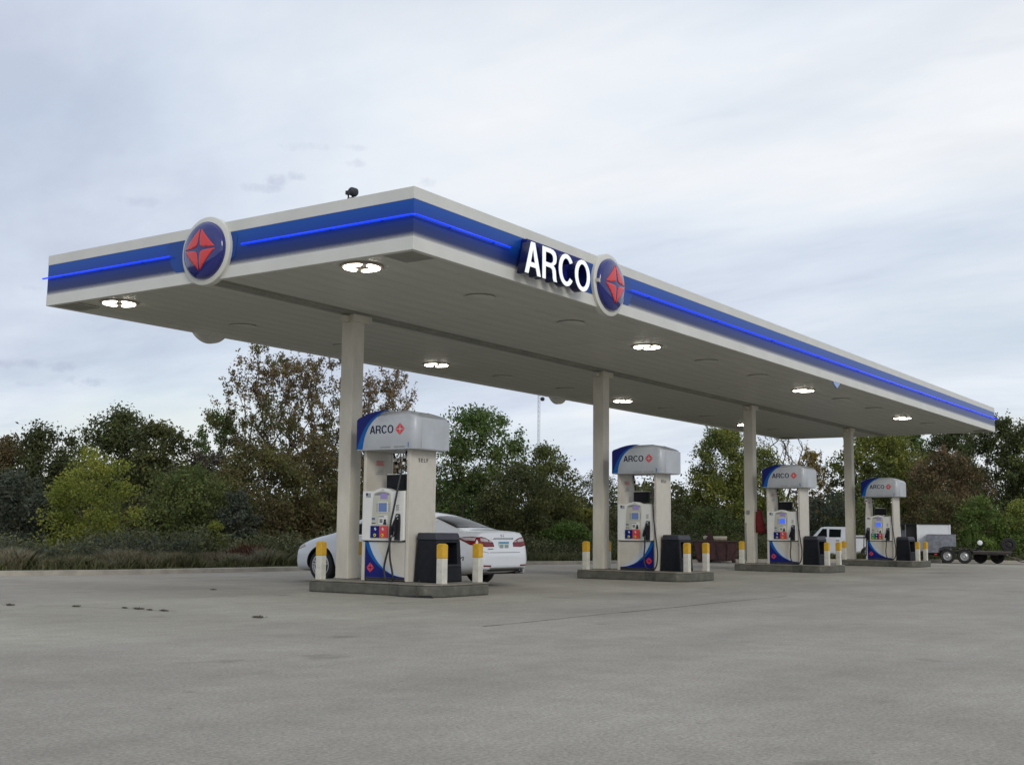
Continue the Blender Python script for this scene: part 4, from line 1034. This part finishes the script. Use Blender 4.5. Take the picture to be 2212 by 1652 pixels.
for y in (-.34, .26):
    q = MB(); q.add([(1.35,y,.50),(1.35,y+.22,.50),(3.1,y+.22,.02),(3.1,y,.02),(1.35,y,.45),(1.35,y+.22,.45),(3.1,y+.22,-.01+.015),(3.1,y,.005)], [(0,1,2,3),(7,6,5,4),(0,3,7,4),(1,5,6,2),(2,6,7,3),(0,4,5,1)]); q.build('ramp', 'rustwood', tr)
q = MB(); q.tube([(1.6,-.36,.45),(2.35,-.36,.12),(2.9,-.36,.0+.03)], .02, 6); q.tube([(.55,-.36,.5),(.95,-.36,.38),(1.6,-.36,.35)], .025, 6); q.build('ramp_brace', 'frame', tr)
sp = twheel(2.0, 0.15, .29, 'spare_wheel', 'frame'); sp.location = (0, 0, .46)
q = MB(); q.box(1.7, .1, .50, 2.15, .2, .56); q.tube([(2.0,.12,.52),(2.15,.1,.40),(2.2,.1,.38)], .02, 6); q.build('spare_bracket', 'frame', tr)
q = MB(); q.lathe([(-.09,.05),(-.07,.1),(.06,.1),(.09,.04)], (.93,.05,.83), 'y', 12); wn_ = q.build('winch', 'boxw', tr, smooth='auto')
q = MB(); q.tube([(.78,.05,.50),(.88,.05,.66),(.93,.05,.75)], .04, 6); q.tube([(.70,.0,.60),(.95,.05,.68)], .03, 6); q.build('winch_arm', 'black', tr)
# galvanised box carried at the front of the trailer
gb = MB(); gb.prism_xz([(-1.10,.41),(-.62,.41),(-.55,.58),(-.45,.66),(.02,.66),(.02,1.12),(-1.06,1.14)], -.64, -.02)
o = thing('metal_tool_box', 'grey galvanised steel box at the front of the car trailer', 'box', (38.0, -1.75, 0), R(-75.6)); gb.build('box_body', 'galv', o, bevel=.012)
q = MB(); q.box(-1.08, -.655, 1.11, .03, -.01, 1.15); q.build('box_lid', 'galv', o, bevel=.006)
# white box with a dark open end
wb = thing('white_box_trailer', 'tall white box unit with a dark open end behind the last pump', 'box', (38.0, -1.75, 0), R(-75.6))
q = MB(); q.box(-1.43, .05, .42, -.165, 1.25, 1.545); q.build('box_shell', 'boxw', wb, bevel=.015)
q = MB(); q.box(-1.50, .0, 1.545, -.12, 1.3, 1.565); q.box(-2.16, .0, 1.53, -1.5, 1.3, 1.565); q.build('top_edge', 'black', wb)
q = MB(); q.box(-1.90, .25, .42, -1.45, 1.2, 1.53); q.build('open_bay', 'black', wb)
q = MB(); q.box(-2.14, .04, .42, -2.08, 1.2, 1.53); q.box(-2.08, .20, .42, -1.90, 1.2, 1.30, 1); q.box(-1.92, .04, .42, -1.89, .25, 1.53, 1); q.build('side_panel', ['boxw', 'galv'], wb)
q = MB(); q.box(-1.46, .03, .40, -1.40, .10, 1.55); q.box(-.22, .03, .40, -.16, .10, 1.55); q.build('corner_post', 'boxw', wb)
q = MB(); q.box(-2.1, .1, .30, -.2, 1.2, .42); q.tube([(-1.8,.3,0),(-1.8,.3,.32)], .04, 6); q.tube([(-.5,.3,0),(-.5,.3,.32)], .04, 6); q.box(-.8, .04, .34, -.70, .10, .39); q.build('chassis', 'frame', wb)
q = MB(); q.box(-.80, -.665, .335, -.70, -.64, .375); q.build('side_marker', 'red', wb)

# ------------------------------------------------------------------ dumpster
dp = thing('dumpster', 'maroon steel dumpster at the pavement edge left of the third column', 'dumpster', (29.6, 4.72, 0), R(-65.3))
q = MB(); q.prism_xz([(-.86,.10),(.50,.08),(.60,.20),(.64,.62),(.60,.78),(-1.0,.78)], -.42, .42); q.build('tub', 'maroon', dp, bevel=.03, seg=3)
q = MB(); q.box(-1.03, -.45, .765, .64, -.40, .81); q.box(-1.03, .40, .765, .64, .45, .81); q.box(.59, -.40, .765, .64, .40, .81); q.box(-1.03, -.40, .765, -.98, .40, .81); q.build('rim', 'maroon', dp, bevel=.01)
for x in (-.6, -.15, .22):
    q = MB(); q.box(x, -.45, .10, x+.05, -.42, .77); q.build('rib', 'maroon', dp, bevel=.006)
q = MB(); q.prism_xz([(.22,.10),(.38,.12),(.56,.46),(.55,.70),(.24,.70),(.26,.42)], -.50, -.42); q.build('fork_pocket', 'maroon', dp, bevel=.015)
q = MB(); q.tube([(-.12,-.46,.45),(-.02,-.50,.05),(.0,-.52,.01)], .018, 6); q.tube([(-.70,-.46,.6),(-.6,-.52,.02)], .018, 6); q.build('leg', 'frame', dp)
for x in (-.8, .5):
    q = MB(); q.box(x-.07, -.35, .0, x+.07, .35, .10); q.build('skid', 'frame', dp)
q = MB(); q.prism_xz([(-.52,.79),(-.22,.79),(-.26,.98),(-.31,1.02),(-.31,1.11),(-.44,1.11),(-.45,1.0),(-.50,.93)], -.30, .15); q.build('hopper', 'maroon', dp, bevel=.01)
q = MB(); q.tube([(-.62,-.1,.90),(.26,-.1,.90)], .085, 14); o = q.build('tarp_roll', 'tarp', smooth='auto'); o.location = (29.6, 4.72, 0); o.rotation_euler = (0, 0, R(-65.3)); tag(o, 'cream rolled tarp lying across the maroon dumpster', 'tarp roll')

# ------------------------------------------------------------------ radio mast
ms_ = thing('radio_mast', 'thin grey lattice radio mast rising behind the trees', 'mast', (112.97, 66.86, 0))
q = MB(); hh = 30; w_ = .16
for a_ in (90, 210, 330):
    x, y = w_*math.cos(R(a_)), w_*math.sin(R(a_)); q.tube([(x, y, 0), (x, y, hh)], .022, 5)
q.build('mast_legs', 'mast', ms_)
q = MB(); c_ = [(w_*math.cos(R(a_)), w_*math.sin(R(a_))) for a_ in (90, 210, 330)]
for k_ in range(50):
    for j in range(3):
        a_, b_ = c_[j], c_[(j+1) % 3]; z0 = k_*.6
        q.tube([(a_[0], a_[1], z0), (b_[0], b_[1], z0+.6)], .010, 4)
o = q.build('lattice', 'mast', ms_); o['kind'] = 'stuff'
q = MB(); q.lathe([(-.12, .12), (-.05, .26), (.15, .26), (.18, .1)], (.38, -.25, 17.5), 'x', 14); q.build('dish_drum', 'greypl', ms_, smooth='auto')

# ------------------------------------------------------------------ vegetation
LM = {
 'dark': leafmat('leaf_dark', (.027, .033, .014), (.062, .072, .026)),
 'olive': leafmat('leaf_olive', (.047, .052, .018), (.098, .098, .031)),
 'green': leafmat('leaf_green', (.032, .056, .016), (.080, .130, .032)),
 'mid': leafmat('leaf_mid', (.042, .056, .018), (.095, .115, .032)),
 'lime': leafmat('leaf_lime', (.085, .108, .018), (.18, .21, .036)),
 'yg': leafmat('leaf_yellow_green', (.062, .080, .017), (.19, .185, .036)),
 'brown': leafmat('leaf_brown', (.085, .062, .034), (.155, .108, .058)),
 'rust': leafmat('leaf_rust', (.048, .041, .018), (.092, .069, .031)),
 'grey': leafmat('leaf_grey', (.032, .039, .027), (.062, .072, .052)),
 'twig': leafmat('leaf_twig_grey', (.042, .038, .030), (.078, .068, .052)),
 'orange': leafmat('leaf_orange', (.09, .068, .022), (.22, .14, .038)),
 'yel': leafmat('leaf_yellow', (.09, .085, .02), (.24, .19, .03)),
 'vine': leafmat('leaf_vine', (.055, .085, .02), (.12, .18, .04)),
 'dry': leafmat('dry_grass', (.135, .112, .066), (.26, .22, .135), .4),
 'drygreen': leafmat('weed_green', (.055, .062, .028), (.12, .122, .06), .4),
 'redweed': leafmat('weed_red', (.05, .018, .012), (.09, .035, .022), .5)}
def leaves_mesh(cent, size, rs, flat=.0):
    n = len(cent)
    a = rs.normal(size=(n, 3)); a /= np.linalg.norm(a, axis=1)[:, None]
    b = rs.normal(size=(n, 3)); b[:, 2] *= (1-flat); b -= a*(a*b).sum(1)[:, None]; b /= np.linalg.norm(b, axis=1)[:, None]
    s = size*rs.uniform(.55, 1.35, n)[:, None]
    v = np.stack([cent-a*s*.5, cent+b*s*.27, cent+a*s*.5, cent-b*s*.27], 1).reshape(-1, 3)
    f = np.arange(n*4).reshape(n, 4)
    return v, f
def np_mesh(name, v, f):
    me = bpy.data.meshes.new(name); nf, k_ = f.shape
    me.vertices.add(len(v)); me.vertices.foreach_set('co', v.astype(np.float32).ravel())
    me.loops.add(nf*k_); me.loops.foreach_set('vertex_index', f.astype(np.int32).ravel())
    me.polygons.add(nf); me.polygons.foreach_set('loop_start', np.arange(0, nf*k_, k_, dtype=np.int32)); me.polygons.foreach_set('loop_total', np.full(nf, k_, np.int32))
    me.update(calc_edges=True); return me
def branches(rs, H, spread, levels, r0, lean=0, up=.5, nch=(3, 4)):
    segs = []; tips = []
    def go(p, d, ln_, r, lv):
        pts = [p]; 
        for k_ in range(3):
            d = d+Vector(rs.normal(size=3))*.13; d.z += .05*up; d.normalize(); pts.append(pts[-1]+d*ln_/3)
        segs.append((pts, [r, r*.88, r*.76, r*.62]))
        if lv >= levels-2: tips.extend(pts[1:])
        if lv >= levels: return
        for k_ in range(rs.integers(*nch)+ (1 if lv == 0 else 0)):
            t = rs.uniform(.35, 1) if k_ else 1
            q_ = pts[min(3, int(t*3))]
            nd = d+Vector((rs.normal(), rs.normal(), rs.normal()*.35+up*.35))*spread*(.9 if k_ else .4); nd.normalize()
            go(q_, nd, ln_*rs.uniform(.60, .82), r*.60, lv+1)
    go(Vector((0, 0, 0)), Vector((lean, 0, 1)), H*.30, r0, 0)
    return segs, tips
def trunk_mesh(segs, parent, m='bark', name='trunk', scale=(1, 1, 1)):
    q = MB()
    for pts, rr in segs:
        q.tube([(p.x*scale[0], p.y*scale[1], p.z*scale[2]) for p in pts], rr, 5 if rr[0] > .02 else 3, cap=False)
    me = bpy.data.meshes.new(name); me.from_pydata(q.v, [], q.f)
    for p in me.polygons: p.use_smooth = True
    return newmesh_obj(name, me, m, parent)
def tree(label, x, y, H, Rd, pal, kind='dense', seed=0, cat='tree', leaf=.125, n=1.0, shapep='round', base=None, bark='bark', pal2=None, name='tree'):
    leaf *= .90
    rs = np.random.default_rng(seed); t = thing(name, label, cat, (x, y, .05), rs.uniform(0, 6.28))
    dense = kind == 'dense'
    if base is None: base = .02 if dense else .36
    ph = rs.uniform(0, 6.28, 8)
    def envelope(tt, a_):
        if shapep == 'round': f_ = max(0, 1-abs((tt-.42)/.59)**2.4)**.5
        elif shapep == 'fan': f_ = max(0, 1-abs((tt-.72)/.30)**2.2)**.5 if tt > .72 else .35+.65*max(0, (tt-.3)/.42)**.8
        elif shapep == 'cone': f_ = min(1, .55+tt*2)*(1-tt)**.55
        elif shapep == 'flat': f_ = min(1, (1.02-tt)*2.4)**.6
        return Rd*f_*(1+.15*math.sin(2*a_+ph[0]+2*tt)+.12*math.sin(3*a_+ph[1]-5*tt)+.08*math.sin(5*a_+ph[2]+9*tt))
    hvar = lambda a_, r_: 1+(.07*math.sin(3*a_+ph[3])+.06*math.sin(5*a_+ph[4]))*min(1, r_/Rd*1.4)
    M_ = int((95 if dense else 300)*n*(.5+.3*H*Rd/6 if dense else 1))
    pts = []
    while len(pts) < M_:
        tt = base+(1-base)*rs.uniform()**(.8 if not dense else 1); a_ = rs.uniform(0, 6.28)
        r_ = envelope(tt, a_)*rs.uniform()**(.42 if dense else .5)
        pts.append((r_*math.cos(a_), r_*math.sin(a_), H*tt*hvar(a_, r_)))
    P = np.array(pts); fork = (.12 if dense else .22)*H
    nodes = [np.array([0, 0, 0.]), np.array([.02*H*rs.normal()*.4, .02*H*rs.normal()*.4, fork*.5]), np.array([.015*H*rs.normal(), .015*H*rs.normal(), fork])]; par = [-1, 0, 1]
    P = P[np.argsort(np.linalg.norm(P-nodes[2], axis=1))]; tipi = []
    for p in P:
        Nn = np.array(nodes[2:] if len(nodes) > 3 else nodes[1:]); o_ = 2 if len(nodes) > 3 else 1
        dv = p-Nn; dl = np.linalg.norm(dv, axis=1); cost = dl*(1.25-(.45 if dense else .7)*dv[:, 2]/(dl+1e-6))+.06*np.linalg.norm(Nn-nodes[2], axis=1)
        j = int(cost.argmin())+o_; a = nodes[j]; ln_ = np.linalg.norm(p-a); k_ = max(1, min(5, int(ln_/(.16*Rd+.12)))); pj = j
        bow = rs.normal(size=3)*ln_*(.07 if dense else .04); bow[2] += ln_*.05
        for q_ in range(1, k_+1):
            f_ = q_/k_; nodes.append(a+(p-a)*f_+bow*math.sin(math.pi*f_)); par.append(pj); pj = len(nodes)-1
        tipi.append(pj)
    cnt = np.zeros(len(nodes)); 
    for j in tipi:
        while j >= 0: cnt[j] += 1; j = par[j]
    rt = {'dense': .006, 'sparse': .0042, 'bare': .0075}[kind]*H/5; q = MB(); Nd = nodes
    rad = lambda j: rt*max(1, cnt[j])**.47
    for j in range(1, len(nodes)):
        k_ = par[j]; r1, r0 = rad(j), min(rad(k_), rad(j)*1.5); q.tube([Nd[k_], Nd[j]], [r0, r1], 6 if r0 > .05 else (4 if r0 > .018 else 3), cap=False)
    me = bpy.data.meshes.new('trunk'); me.from_pydata(q.v, [], q.f)
    for p in me.polygons: p.use_smooth = True
    newmesh_obj('trunk', me, bark, t)
    T_ = np.array([nodes[j] for j in tipi])
    if dense:
        cr = rs.uniform(.16, .34, len(T_))*min(Rd*1.3, 1.9); per = int(112*(.118/leaf)**1.0); spread = .75
    else:
        cr = rs.uniform(.16, .30, len(T_))*min(Rd, 1.5)*.62; per = {'sparse': 40, 'bare': 2}[kind]; spread = 1.0
        keep = rs.uniform(size=len(T_)) < (.9 if kind == 'sparse' else .5); T_ = T_[keep]; cr = cr[keep]
    idx = np.repeat(np.arange(len(T_)), per)
    dirs = rs.normal(size=(len(idx), 3)); dirs /= np.linalg.norm(dirs, axis=1)[:, None]
    C_ = T_[idx]+dirs*(cr[idx]*rs.uniform(.1, 1, len(idx))**.6*(1+.25*rs.normal(size=len(idx)).clip(-1, 2)))[:, None]*np.array([1, 1, spread])
    ns_ = int(len(T_)*.6); top = T_[rs.integers(0, len(T_), ns_)]; out = top-np.array([0, 0, H*.4]); out /= np.linalg.norm(out, axis=1)[:, None]+1e-6; out[:, 2] += .25
    kk = 8; tt = rs.uniform(.3, 1, (ns_, kk)); sl_ = rs.uniform(.2, .5, ns_)*min(1.1, Rd*.6)
    C_ = np.concatenate([C_, (top[:, None, :]+out[:, None, :]*(sl_[:, None]*tt)[:, :, None]+rs.normal(size=(ns_, kk, 3))*.06).reshape(-1, 3)]); C_ = C_[C_[:, 2] > .02]
    v, f = leaves_mesh(C_, leaf, rs); me = np_mesh('crown', v, f); newmesh_obj('crown', me, LM[pal], t)
    if pal2:
        me.materials.append(LM[pal2]); mi = ((rs.uniform(size=len(f)) < .22) | ((np.sin(C_[:, 0]*2.1+ph[5])+np.sin(C_[:, 2]*1.7+ph[6]) > .35) & (rs.uniform(size=len(f)) < .7))).astype(np.int32)
        me.polygons.foreach_set('material_index', mi)
    return t
G_TREES = [
 ('rust coloured tree at the far left edge of the photo', 15.7, 28.8, 4.33, 1.5, 'rust', dict(n=1.5, leaf=.16)),
 ('dark olive tree second from the left edge', 15.7, 26.4, 4.65, 1.5, 'dark', dict(n=1.8, leaf=.16)),
 ('tallest dark green tree of the left hand group', 19.4, 27.3, 5.63, 2.0, 'dark', dict(pal2='mid', n=2.4, leaf=.16)),
 ('dark olive tree between the tall dark tree and the thin green one', 18.9, 23.9, 4.91, 1.6, 'dark', dict(pal2='olive', n=2.0, leaf=.16)),
 ('greyish half leafless tree low behind the left group', 19.6, 22.0, 3.82, 1.3, 'twig', dict(n=1.6)),
 ('bright lime green young tree standing in front at the left', 9.2, 15.0, 3.12, 1.22, 'lime', dict(leaf=.10, n=1.3)),
 ('medium olive tree right of the bright lime tree', 14.6, 17.1, 2.9, 1.5, 'mid', dict(n=1.8)),
 ('airy green tree left of the big brown tree', 20.7, 22.3, 5.52, 1.35, 'green', dict(kind='sparse', n=.8, base=.25, pal2='mid')),
 ('biggest sparse brown tree with open branches left of the first column', 22.7, 20.4, 7.75, 3.05, 'brown', dict(kind='sparse', n=1.9, shapep='fan', base=.34, leaf=.125, pal2='olive')),
 ('low rust olive tree below the big brown tree', 18.4, 17.6, 3.9, 2.2, 'rust', dict(pal2='olive', n=2.0)),
 ('dense dark olive tree just left of the first column', 20.6, 16.8, 4.1, 2.0, 'rust', dict(pal2='olive', n=2.0)),
 ('sparse brown tree behind the first pump topper', 26.7, 19.0, 7.5, 1.7, 'brown', dict(kind='sparse', n=.9, shapep='fan', base=.4, leaf=.12)),
 ('leafy green tree right of the first pump', 29.3, 15.7, 6.01, 2.1, 'green', dict(n=2.3, leaf=.15, pal2='mid')),
 ('olive brown tree between the green tree and the second column', 29.2, 12.2, 4.47, 1.35, 'olive', dict(n=2.0, pal2='mid')),
 ('distant dark tree seen past the second column', 51.9, 23.0, 4.38, 1.6, 'dark', {}),
 ('yellow orange bush low left of the second column', 31.7, 11.9, 1.95, .95, 'yel', dict(cat='bush', name='bush')),
 ('bright green vine covered bush left of the second column', 27.1, 9.9, 1.25, 1.15, 'vine', dict(cat='bush', shapep='flat', name='bush')),
 ('olive tree just right of the second pump', 42.6, 12.8, 3.19, 1.3, 'olive', {}),
 ('tall yellow green tree left of the third column', 41.7, 10.0, 5.95, 1.8, 'yg', dict(n=2.4, pal2='mid', leaf=.15)),
 ('yellow green tree behind the third pump', 44.2, 9.3, 5.24, 1.6, 'yg', dict(n=1.8, pal2='mid', leaf=.15)),
 ('bare branched tree rising above the third pump topper', 54.0, 11.9, 6.9, 1.7, 'brown', dict(kind='bare', bark='barkl', shapep='fan', n=.8)),
 ('sparse orange yellow tree right of the third pump topper', 48.9, 8.3, 5.26, 1.15, 'orange', dict(kind='sparse', n=.45)),
 ('grey green bush above the white pickup', 41.7, 4.8, 2.80, 1.3, 'grey', dict(cat='bush', name='bush')),
 ('wide yellow green tree behind the fourth column', 50.1, 5.0, 6.3, 2.7, 'yg', dict(n=2.7, pal2='mid', leaf=.17)),
 ('rusty brown round tree behind the farthest pump', 47.1, 0.8, 4.85, 2.0, 'rust', dict(n=2.3, pal2='brown', leaf=.16)),
 ('dark green tree top under the far canopy corner', 63.9, 7.7, 7.86, 2.4, 'green', dict(pal2='mid', n=2.2, leaf=.18)),
 ('dark green tree filling the right edge of the photo', 57.3, 1.0, 7.35, 2.4, 'dark', dict(pal2='mid', n=2.2, leaf=.17)),
 ('dark green tree between the rusty tree and the right edge', 62.6, 4.6, 7.50, 2.0, 'dark', dict(pal2='mid', n=2.0, leaf=.17)),
 ('dark tree cut off by the right edge behind the ramps', 55.8, -1.3, 6.76, 2.0, 'dark', dict(n=1.9, pal2='mid', leaf=.17)),
 ('feathery light green bush above the spare wheel', 42.9, -1.6, 2.55, 1.5, 'vine', dict(cat='bush', shapep='cone', pal2='mid', leaf=.12, name='bush', n=1.3)),
 ('feathery light green bush at the right edge above the ramp', 43.2, -3.2, 2.45, 1.6, 'vine', dict(cat='bush', shapep='cone', pal2='yg', leaf=.12, name='bush', n=1.3)),
 ('dark tree filling the gap behind the first pump', 30.8, 20.3, 4.52, 1.3, 'dark', {}),
 ('olive tree low behind the sedan roof', 26.0, 11.7, 3.47, 1.3, 'dark', dict(pal2='olive', n=1.3)),
 ('grey blue tall bush at the left edge of the photo', 8.6, 17.9, 2.54, 1.0, 'grey', dict(cat='bush', name='bush')),
 ('dark grey bush left of the bright lime tree', 10.5, 19.0, 1.95, .95, 'grey', dict(cat='bush', pal2='dark', name='bush')),
 ('tiny lime green sapling in the weeds left of the car', 11.2, 12.0, 1.15, .38, 'lime', dict(cat='bush', shapep='cone', leaf=.09, n=.7, name='sapling')),
 ('blue grey bush behind the tiny lime sapling', 15.1, 15.3, 2.09, .75, 'grey', dict(cat='bush', name='bush')),
 ('dim olive tree far behind the second pump', 45.3, 16.3, 2.99, 1.4, 'olive', {}),
 ('green bush behind the fourth column base', 42.4, 3.4, 2.46, 1.3, 'mid', dict(cat='bush', name='bush')),
 ('olive bush behind the maroon dumpster', 34.0, 7.2, 1.9, 1.5, 'mid', dict(cat='bush', pal2='dark', name='bush')),
 ('dark rusty bush between the white box and the feathery bushes', 43.6, .3, 2.7, 1.3, 'rust', dict(cat='bush', pal2='mid', name='bush')),
]
for i, (lb, x, y, H, Rd, pal, kw) in enumerate(G_TREES): tree(lb, x, y, H, Rd, pal, seed=100+i, **kw)

def sample_path(P, n, rs):
    P = np.array(P, float); d_ = np.linalg.norm(np.diff(P, axis=0), axis=1); c_ = np.concatenate([[0], np.cumsum(d_)])
    s = rs.uniform(0, c_[-1], n); i_ = np.clip(np.searchsorted(c_, s)-1, 0, len(d_)-1); f = (s-c_[i_])/d_[i_]
    p = P[i_]+(P[i_+1]-P[i_])*f[:, None]; t_ = (P[i_+1]-P[i_])/d_[i_][:, None]
    return p, np.stack([-t_[:, 1], t_[:, 0]], 1), s
def thicket(name, label, P, d0, d1, h, nc, pal, pal2, seed, cr=.5, leaf=.15, per=60):
    rs = np.random.default_rng(seed); p, nn, s = sample_path(P, nc, rs)
    hh = h*(.72+.16*np.sin(s*.9+seed)+.12*np.sin(s*2.3+1.3*seed)+.10*np.sin(s*.31))
    c_ = np.concatenate([p+nn*rs.uniform(d0, d1, nc)[:, None], (hh*rs.uniform(.03, 1, nc)**.8)[:, None]], 1)
    idx = np.repeat(np.arange(nc), per); C_ = c_[idx]+rs.normal(size=(len(idx), 3))*cr*np.array([.5, .5, .38])
    C_ = C_[C_[:, 2] > .02]
    v, f = leaves_mesh(C_, leaf, rs); me = np_mesh(name, v, f); o = newmesh_obj(name, me, LM[pal]); me.materials.append(LM[pal2])
    me.polygons.foreach_set('material_index', (rs.uniform(size=len(f)) < .35).astype(np.int32))
    return tag(o, label, 'vegetation', kind='stuff')
thicket('far_woodland', 'dark far-off wood behind all the trees', [(-2,46),(12,40),(26,34),(42,28),(58,22),(70,12),(72,0),(66,-14)], -2, 2, 4.3, 3000, 'dark', 'olive', 7, .8, .26, 55)
thicket('middle_thicket', 'dark tangled thicket between the trees', [(-8,25),(6,22),(16,18.5),(26,14.5),(36,11),(44,6.5),(47,1),(50,-8)], -1.4, 1.4, 2.1, 1900, 'dark', 'rust', 11, .55, .15, 70)
thicket('front_brambles', 'low dark green brambles behind the grassy verge', [(-12,18.4),(-2,15),(6,12.6),(13,11.6),(22,10.4),(30,8.2),(37,5.2),(41.5,1.6),(43,-4)], -.9, 1.0, 1.0, 1500, 'drygreen', 'dark', 13, .38, .10, 80)
thicket('left_brambles', 'grey green brambles at the left foot of the trees', [(-8,15.5),(0,13.2),(5,11.8),(9,10.9)], -.7, .9, 1.05, 620, 'grey', 'drygreen', 17, .34, .085, 90)
# tall dry grass
def grass(name, label, P, d0, d1, n, h, pal, seed, w=.010, lean=.25):
    rs = np.random.default_rng(seed); p, nn, s = sample_path(P, n, rs)
    b = np.concatenate([p+nn*rs.uniform(d0, d1, n)[:, None], np.full((n, 1), .05)], 1)
    clump = .65+.35*np.sin(s*3.1+seed)*np.sin(s*1.3)
    hh = h*rs.uniform(.4, 1.15, n)*clump.clip(.4, 1.2)
    ln_ = rs.normal(size=(n, 2))*lean*hh[:, None]
    a_ = rs.uniform(0, 6.28, n); wv = np.stack([np.cos(a_), np.sin(a_), np.zeros(n)], 1)*w*rs.uniform(.6, 1.8, n)[:, None]
    mid = b+np.concatenate([ln_*.35, (hh*.6)[:, None]], 1); tip = b+np.concatenate([ln_, hh[:, None]], 1)
    v = np.stack([b-wv, b+wv, mid+wv*1.1, tip+wv*.4, mid-wv*1.1], 1).reshape(-1, 3); f = np.arange(n*5).reshape(n, 5)
    o = newmesh_obj(name, np_mesh(name, v, f), LM[pal]); return tag(o, label, 'grass', kind='stuff')
GP = [(-14,15.2),(-10,13.9),(2.76,9.6),(5.75,8.6),(10.35,8.0),(15,7.8),(20.8,7.4)]
grass('dry_grass', 'tall dry tan grass along the left kerb', [(-2,11.4),(2.76,9.75),(5.75,8.75),(10.35,8.15),(14,8.0)], 1.0, 2.6, 60000, .52, 'dry', 21, .008, .42)
grass('green_weeds', 'green weeds mixed into the grass along the kerb', GP, 1.0, 3.4, 42000, .46, 'drygreen', 22, .011, .5)
grass('red_weeds', 'reddish dock weeds in the grass left of the car', [(9.3,8.9),(10.6,8.75)], .9, 1.5, 1600, .6, 'redweed', 23, .016, .3)
grass('verge_grass', 'short worn grass on the verge', off_path(CURB[2:15], .2), 0, 1.4, 60000, .07, 'drygreen', 24, .006, .5)
grass('right_reeds', 'tall light green stalks behind the trailer', [(41.5,2),(42.3,-1),(42.6,-3.5),(44,-8)], -.6, .9, 9000, 1.25, 'vine', 25, .016, .12)
grass('right_weeds', 'weeds at the far pavement edge', [(22,7.2),(29.8,5.5),(33.5,3.8),(37.3,1.6),(39.9,-.8),(41,-4)], .2, 1.6, 30000, .42, 'drygreen', 26, .012, .35)

# weeds growing at the chipped kerb of the nearest island
def weed(label, loc, seed, h=.28, n=9):
    rs = random.Random(seed); t = thing('weed', label, 'weed', loc); q = MB()
    for k_ in range(n):
        a_ = rs.uniform(0, 6.28); r_ = rs.uniform(.02, .16); hh_ = h*rs.uniform(.3, 1)
        q.tube([(0, 0, 0), (r_*.5*math.cos(a_), r_*.5*math.sin(a_), hh_*.6), (r_*math.cos(a_), r_*math.sin(a_), hh_)], [.005, .004, .002], 4)
        q.add([(r_*math.cos(a_)-.02, r_*math.sin(a_), hh_-.012), (r_*math.cos(a_), r_*math.sin(a_)+.012, hh_), (r_*math.cos(a_)+.02, r_*math.sin(a_), hh_+.012)], [(0, 1, 2)])
    q.build('stems', 'dirt', t); return t
weed('thin dark weed growing from the broken kerb of the nearest island', (X1-.92, -2.33, 0), 1)
# little tufts and clods in the pavement joint at the left
tufts = [(-2.94,.373,.16,'leftmost dark grass tuft on the pavement near the left edge'), (-2.5,-.47,.12,'small dark clod pair in the pavement crack'),
         (-2.275,-1.465,.17,'widest dark grass tuft in the pavement crack at lower left'), (-2.293,-1.72,.07,'tiny upright weed right of the widest pavement tuft'),
         (-2.291,-1.99,.12,'rightmost dark tuft of the pavement crack'), (-2.25,-1.16,.07,'small weed sprout left of the widest pavement tuft'),
         (-2.332,-3.74,.20,'long flat dark tuft at the lower left foreground'), (1.935,1.758,.09,'small dark clod on the pavement left of the nearest island')]
for j, (x, y, s_, lb) in enumerate(tufts):
    rs = np.random.default_rng(50+j); n_ = 150
    C_ = rs.normal(size=(n_, 3))*np.array([s_*.14, s_*.26, s_*.05]); C_[:, 2] = np.abs(C_[:, 2])+.006
    v, f = leaves_mesh(C_, .02, rs); o = newmesh_obj('grass_tuft', np_mesh('grass_tuft', v, f), 'dirt'); o.location = (x, y, 0)
    tag(o, lb, 'tuft', 'dark tufts and clods on the pavement')
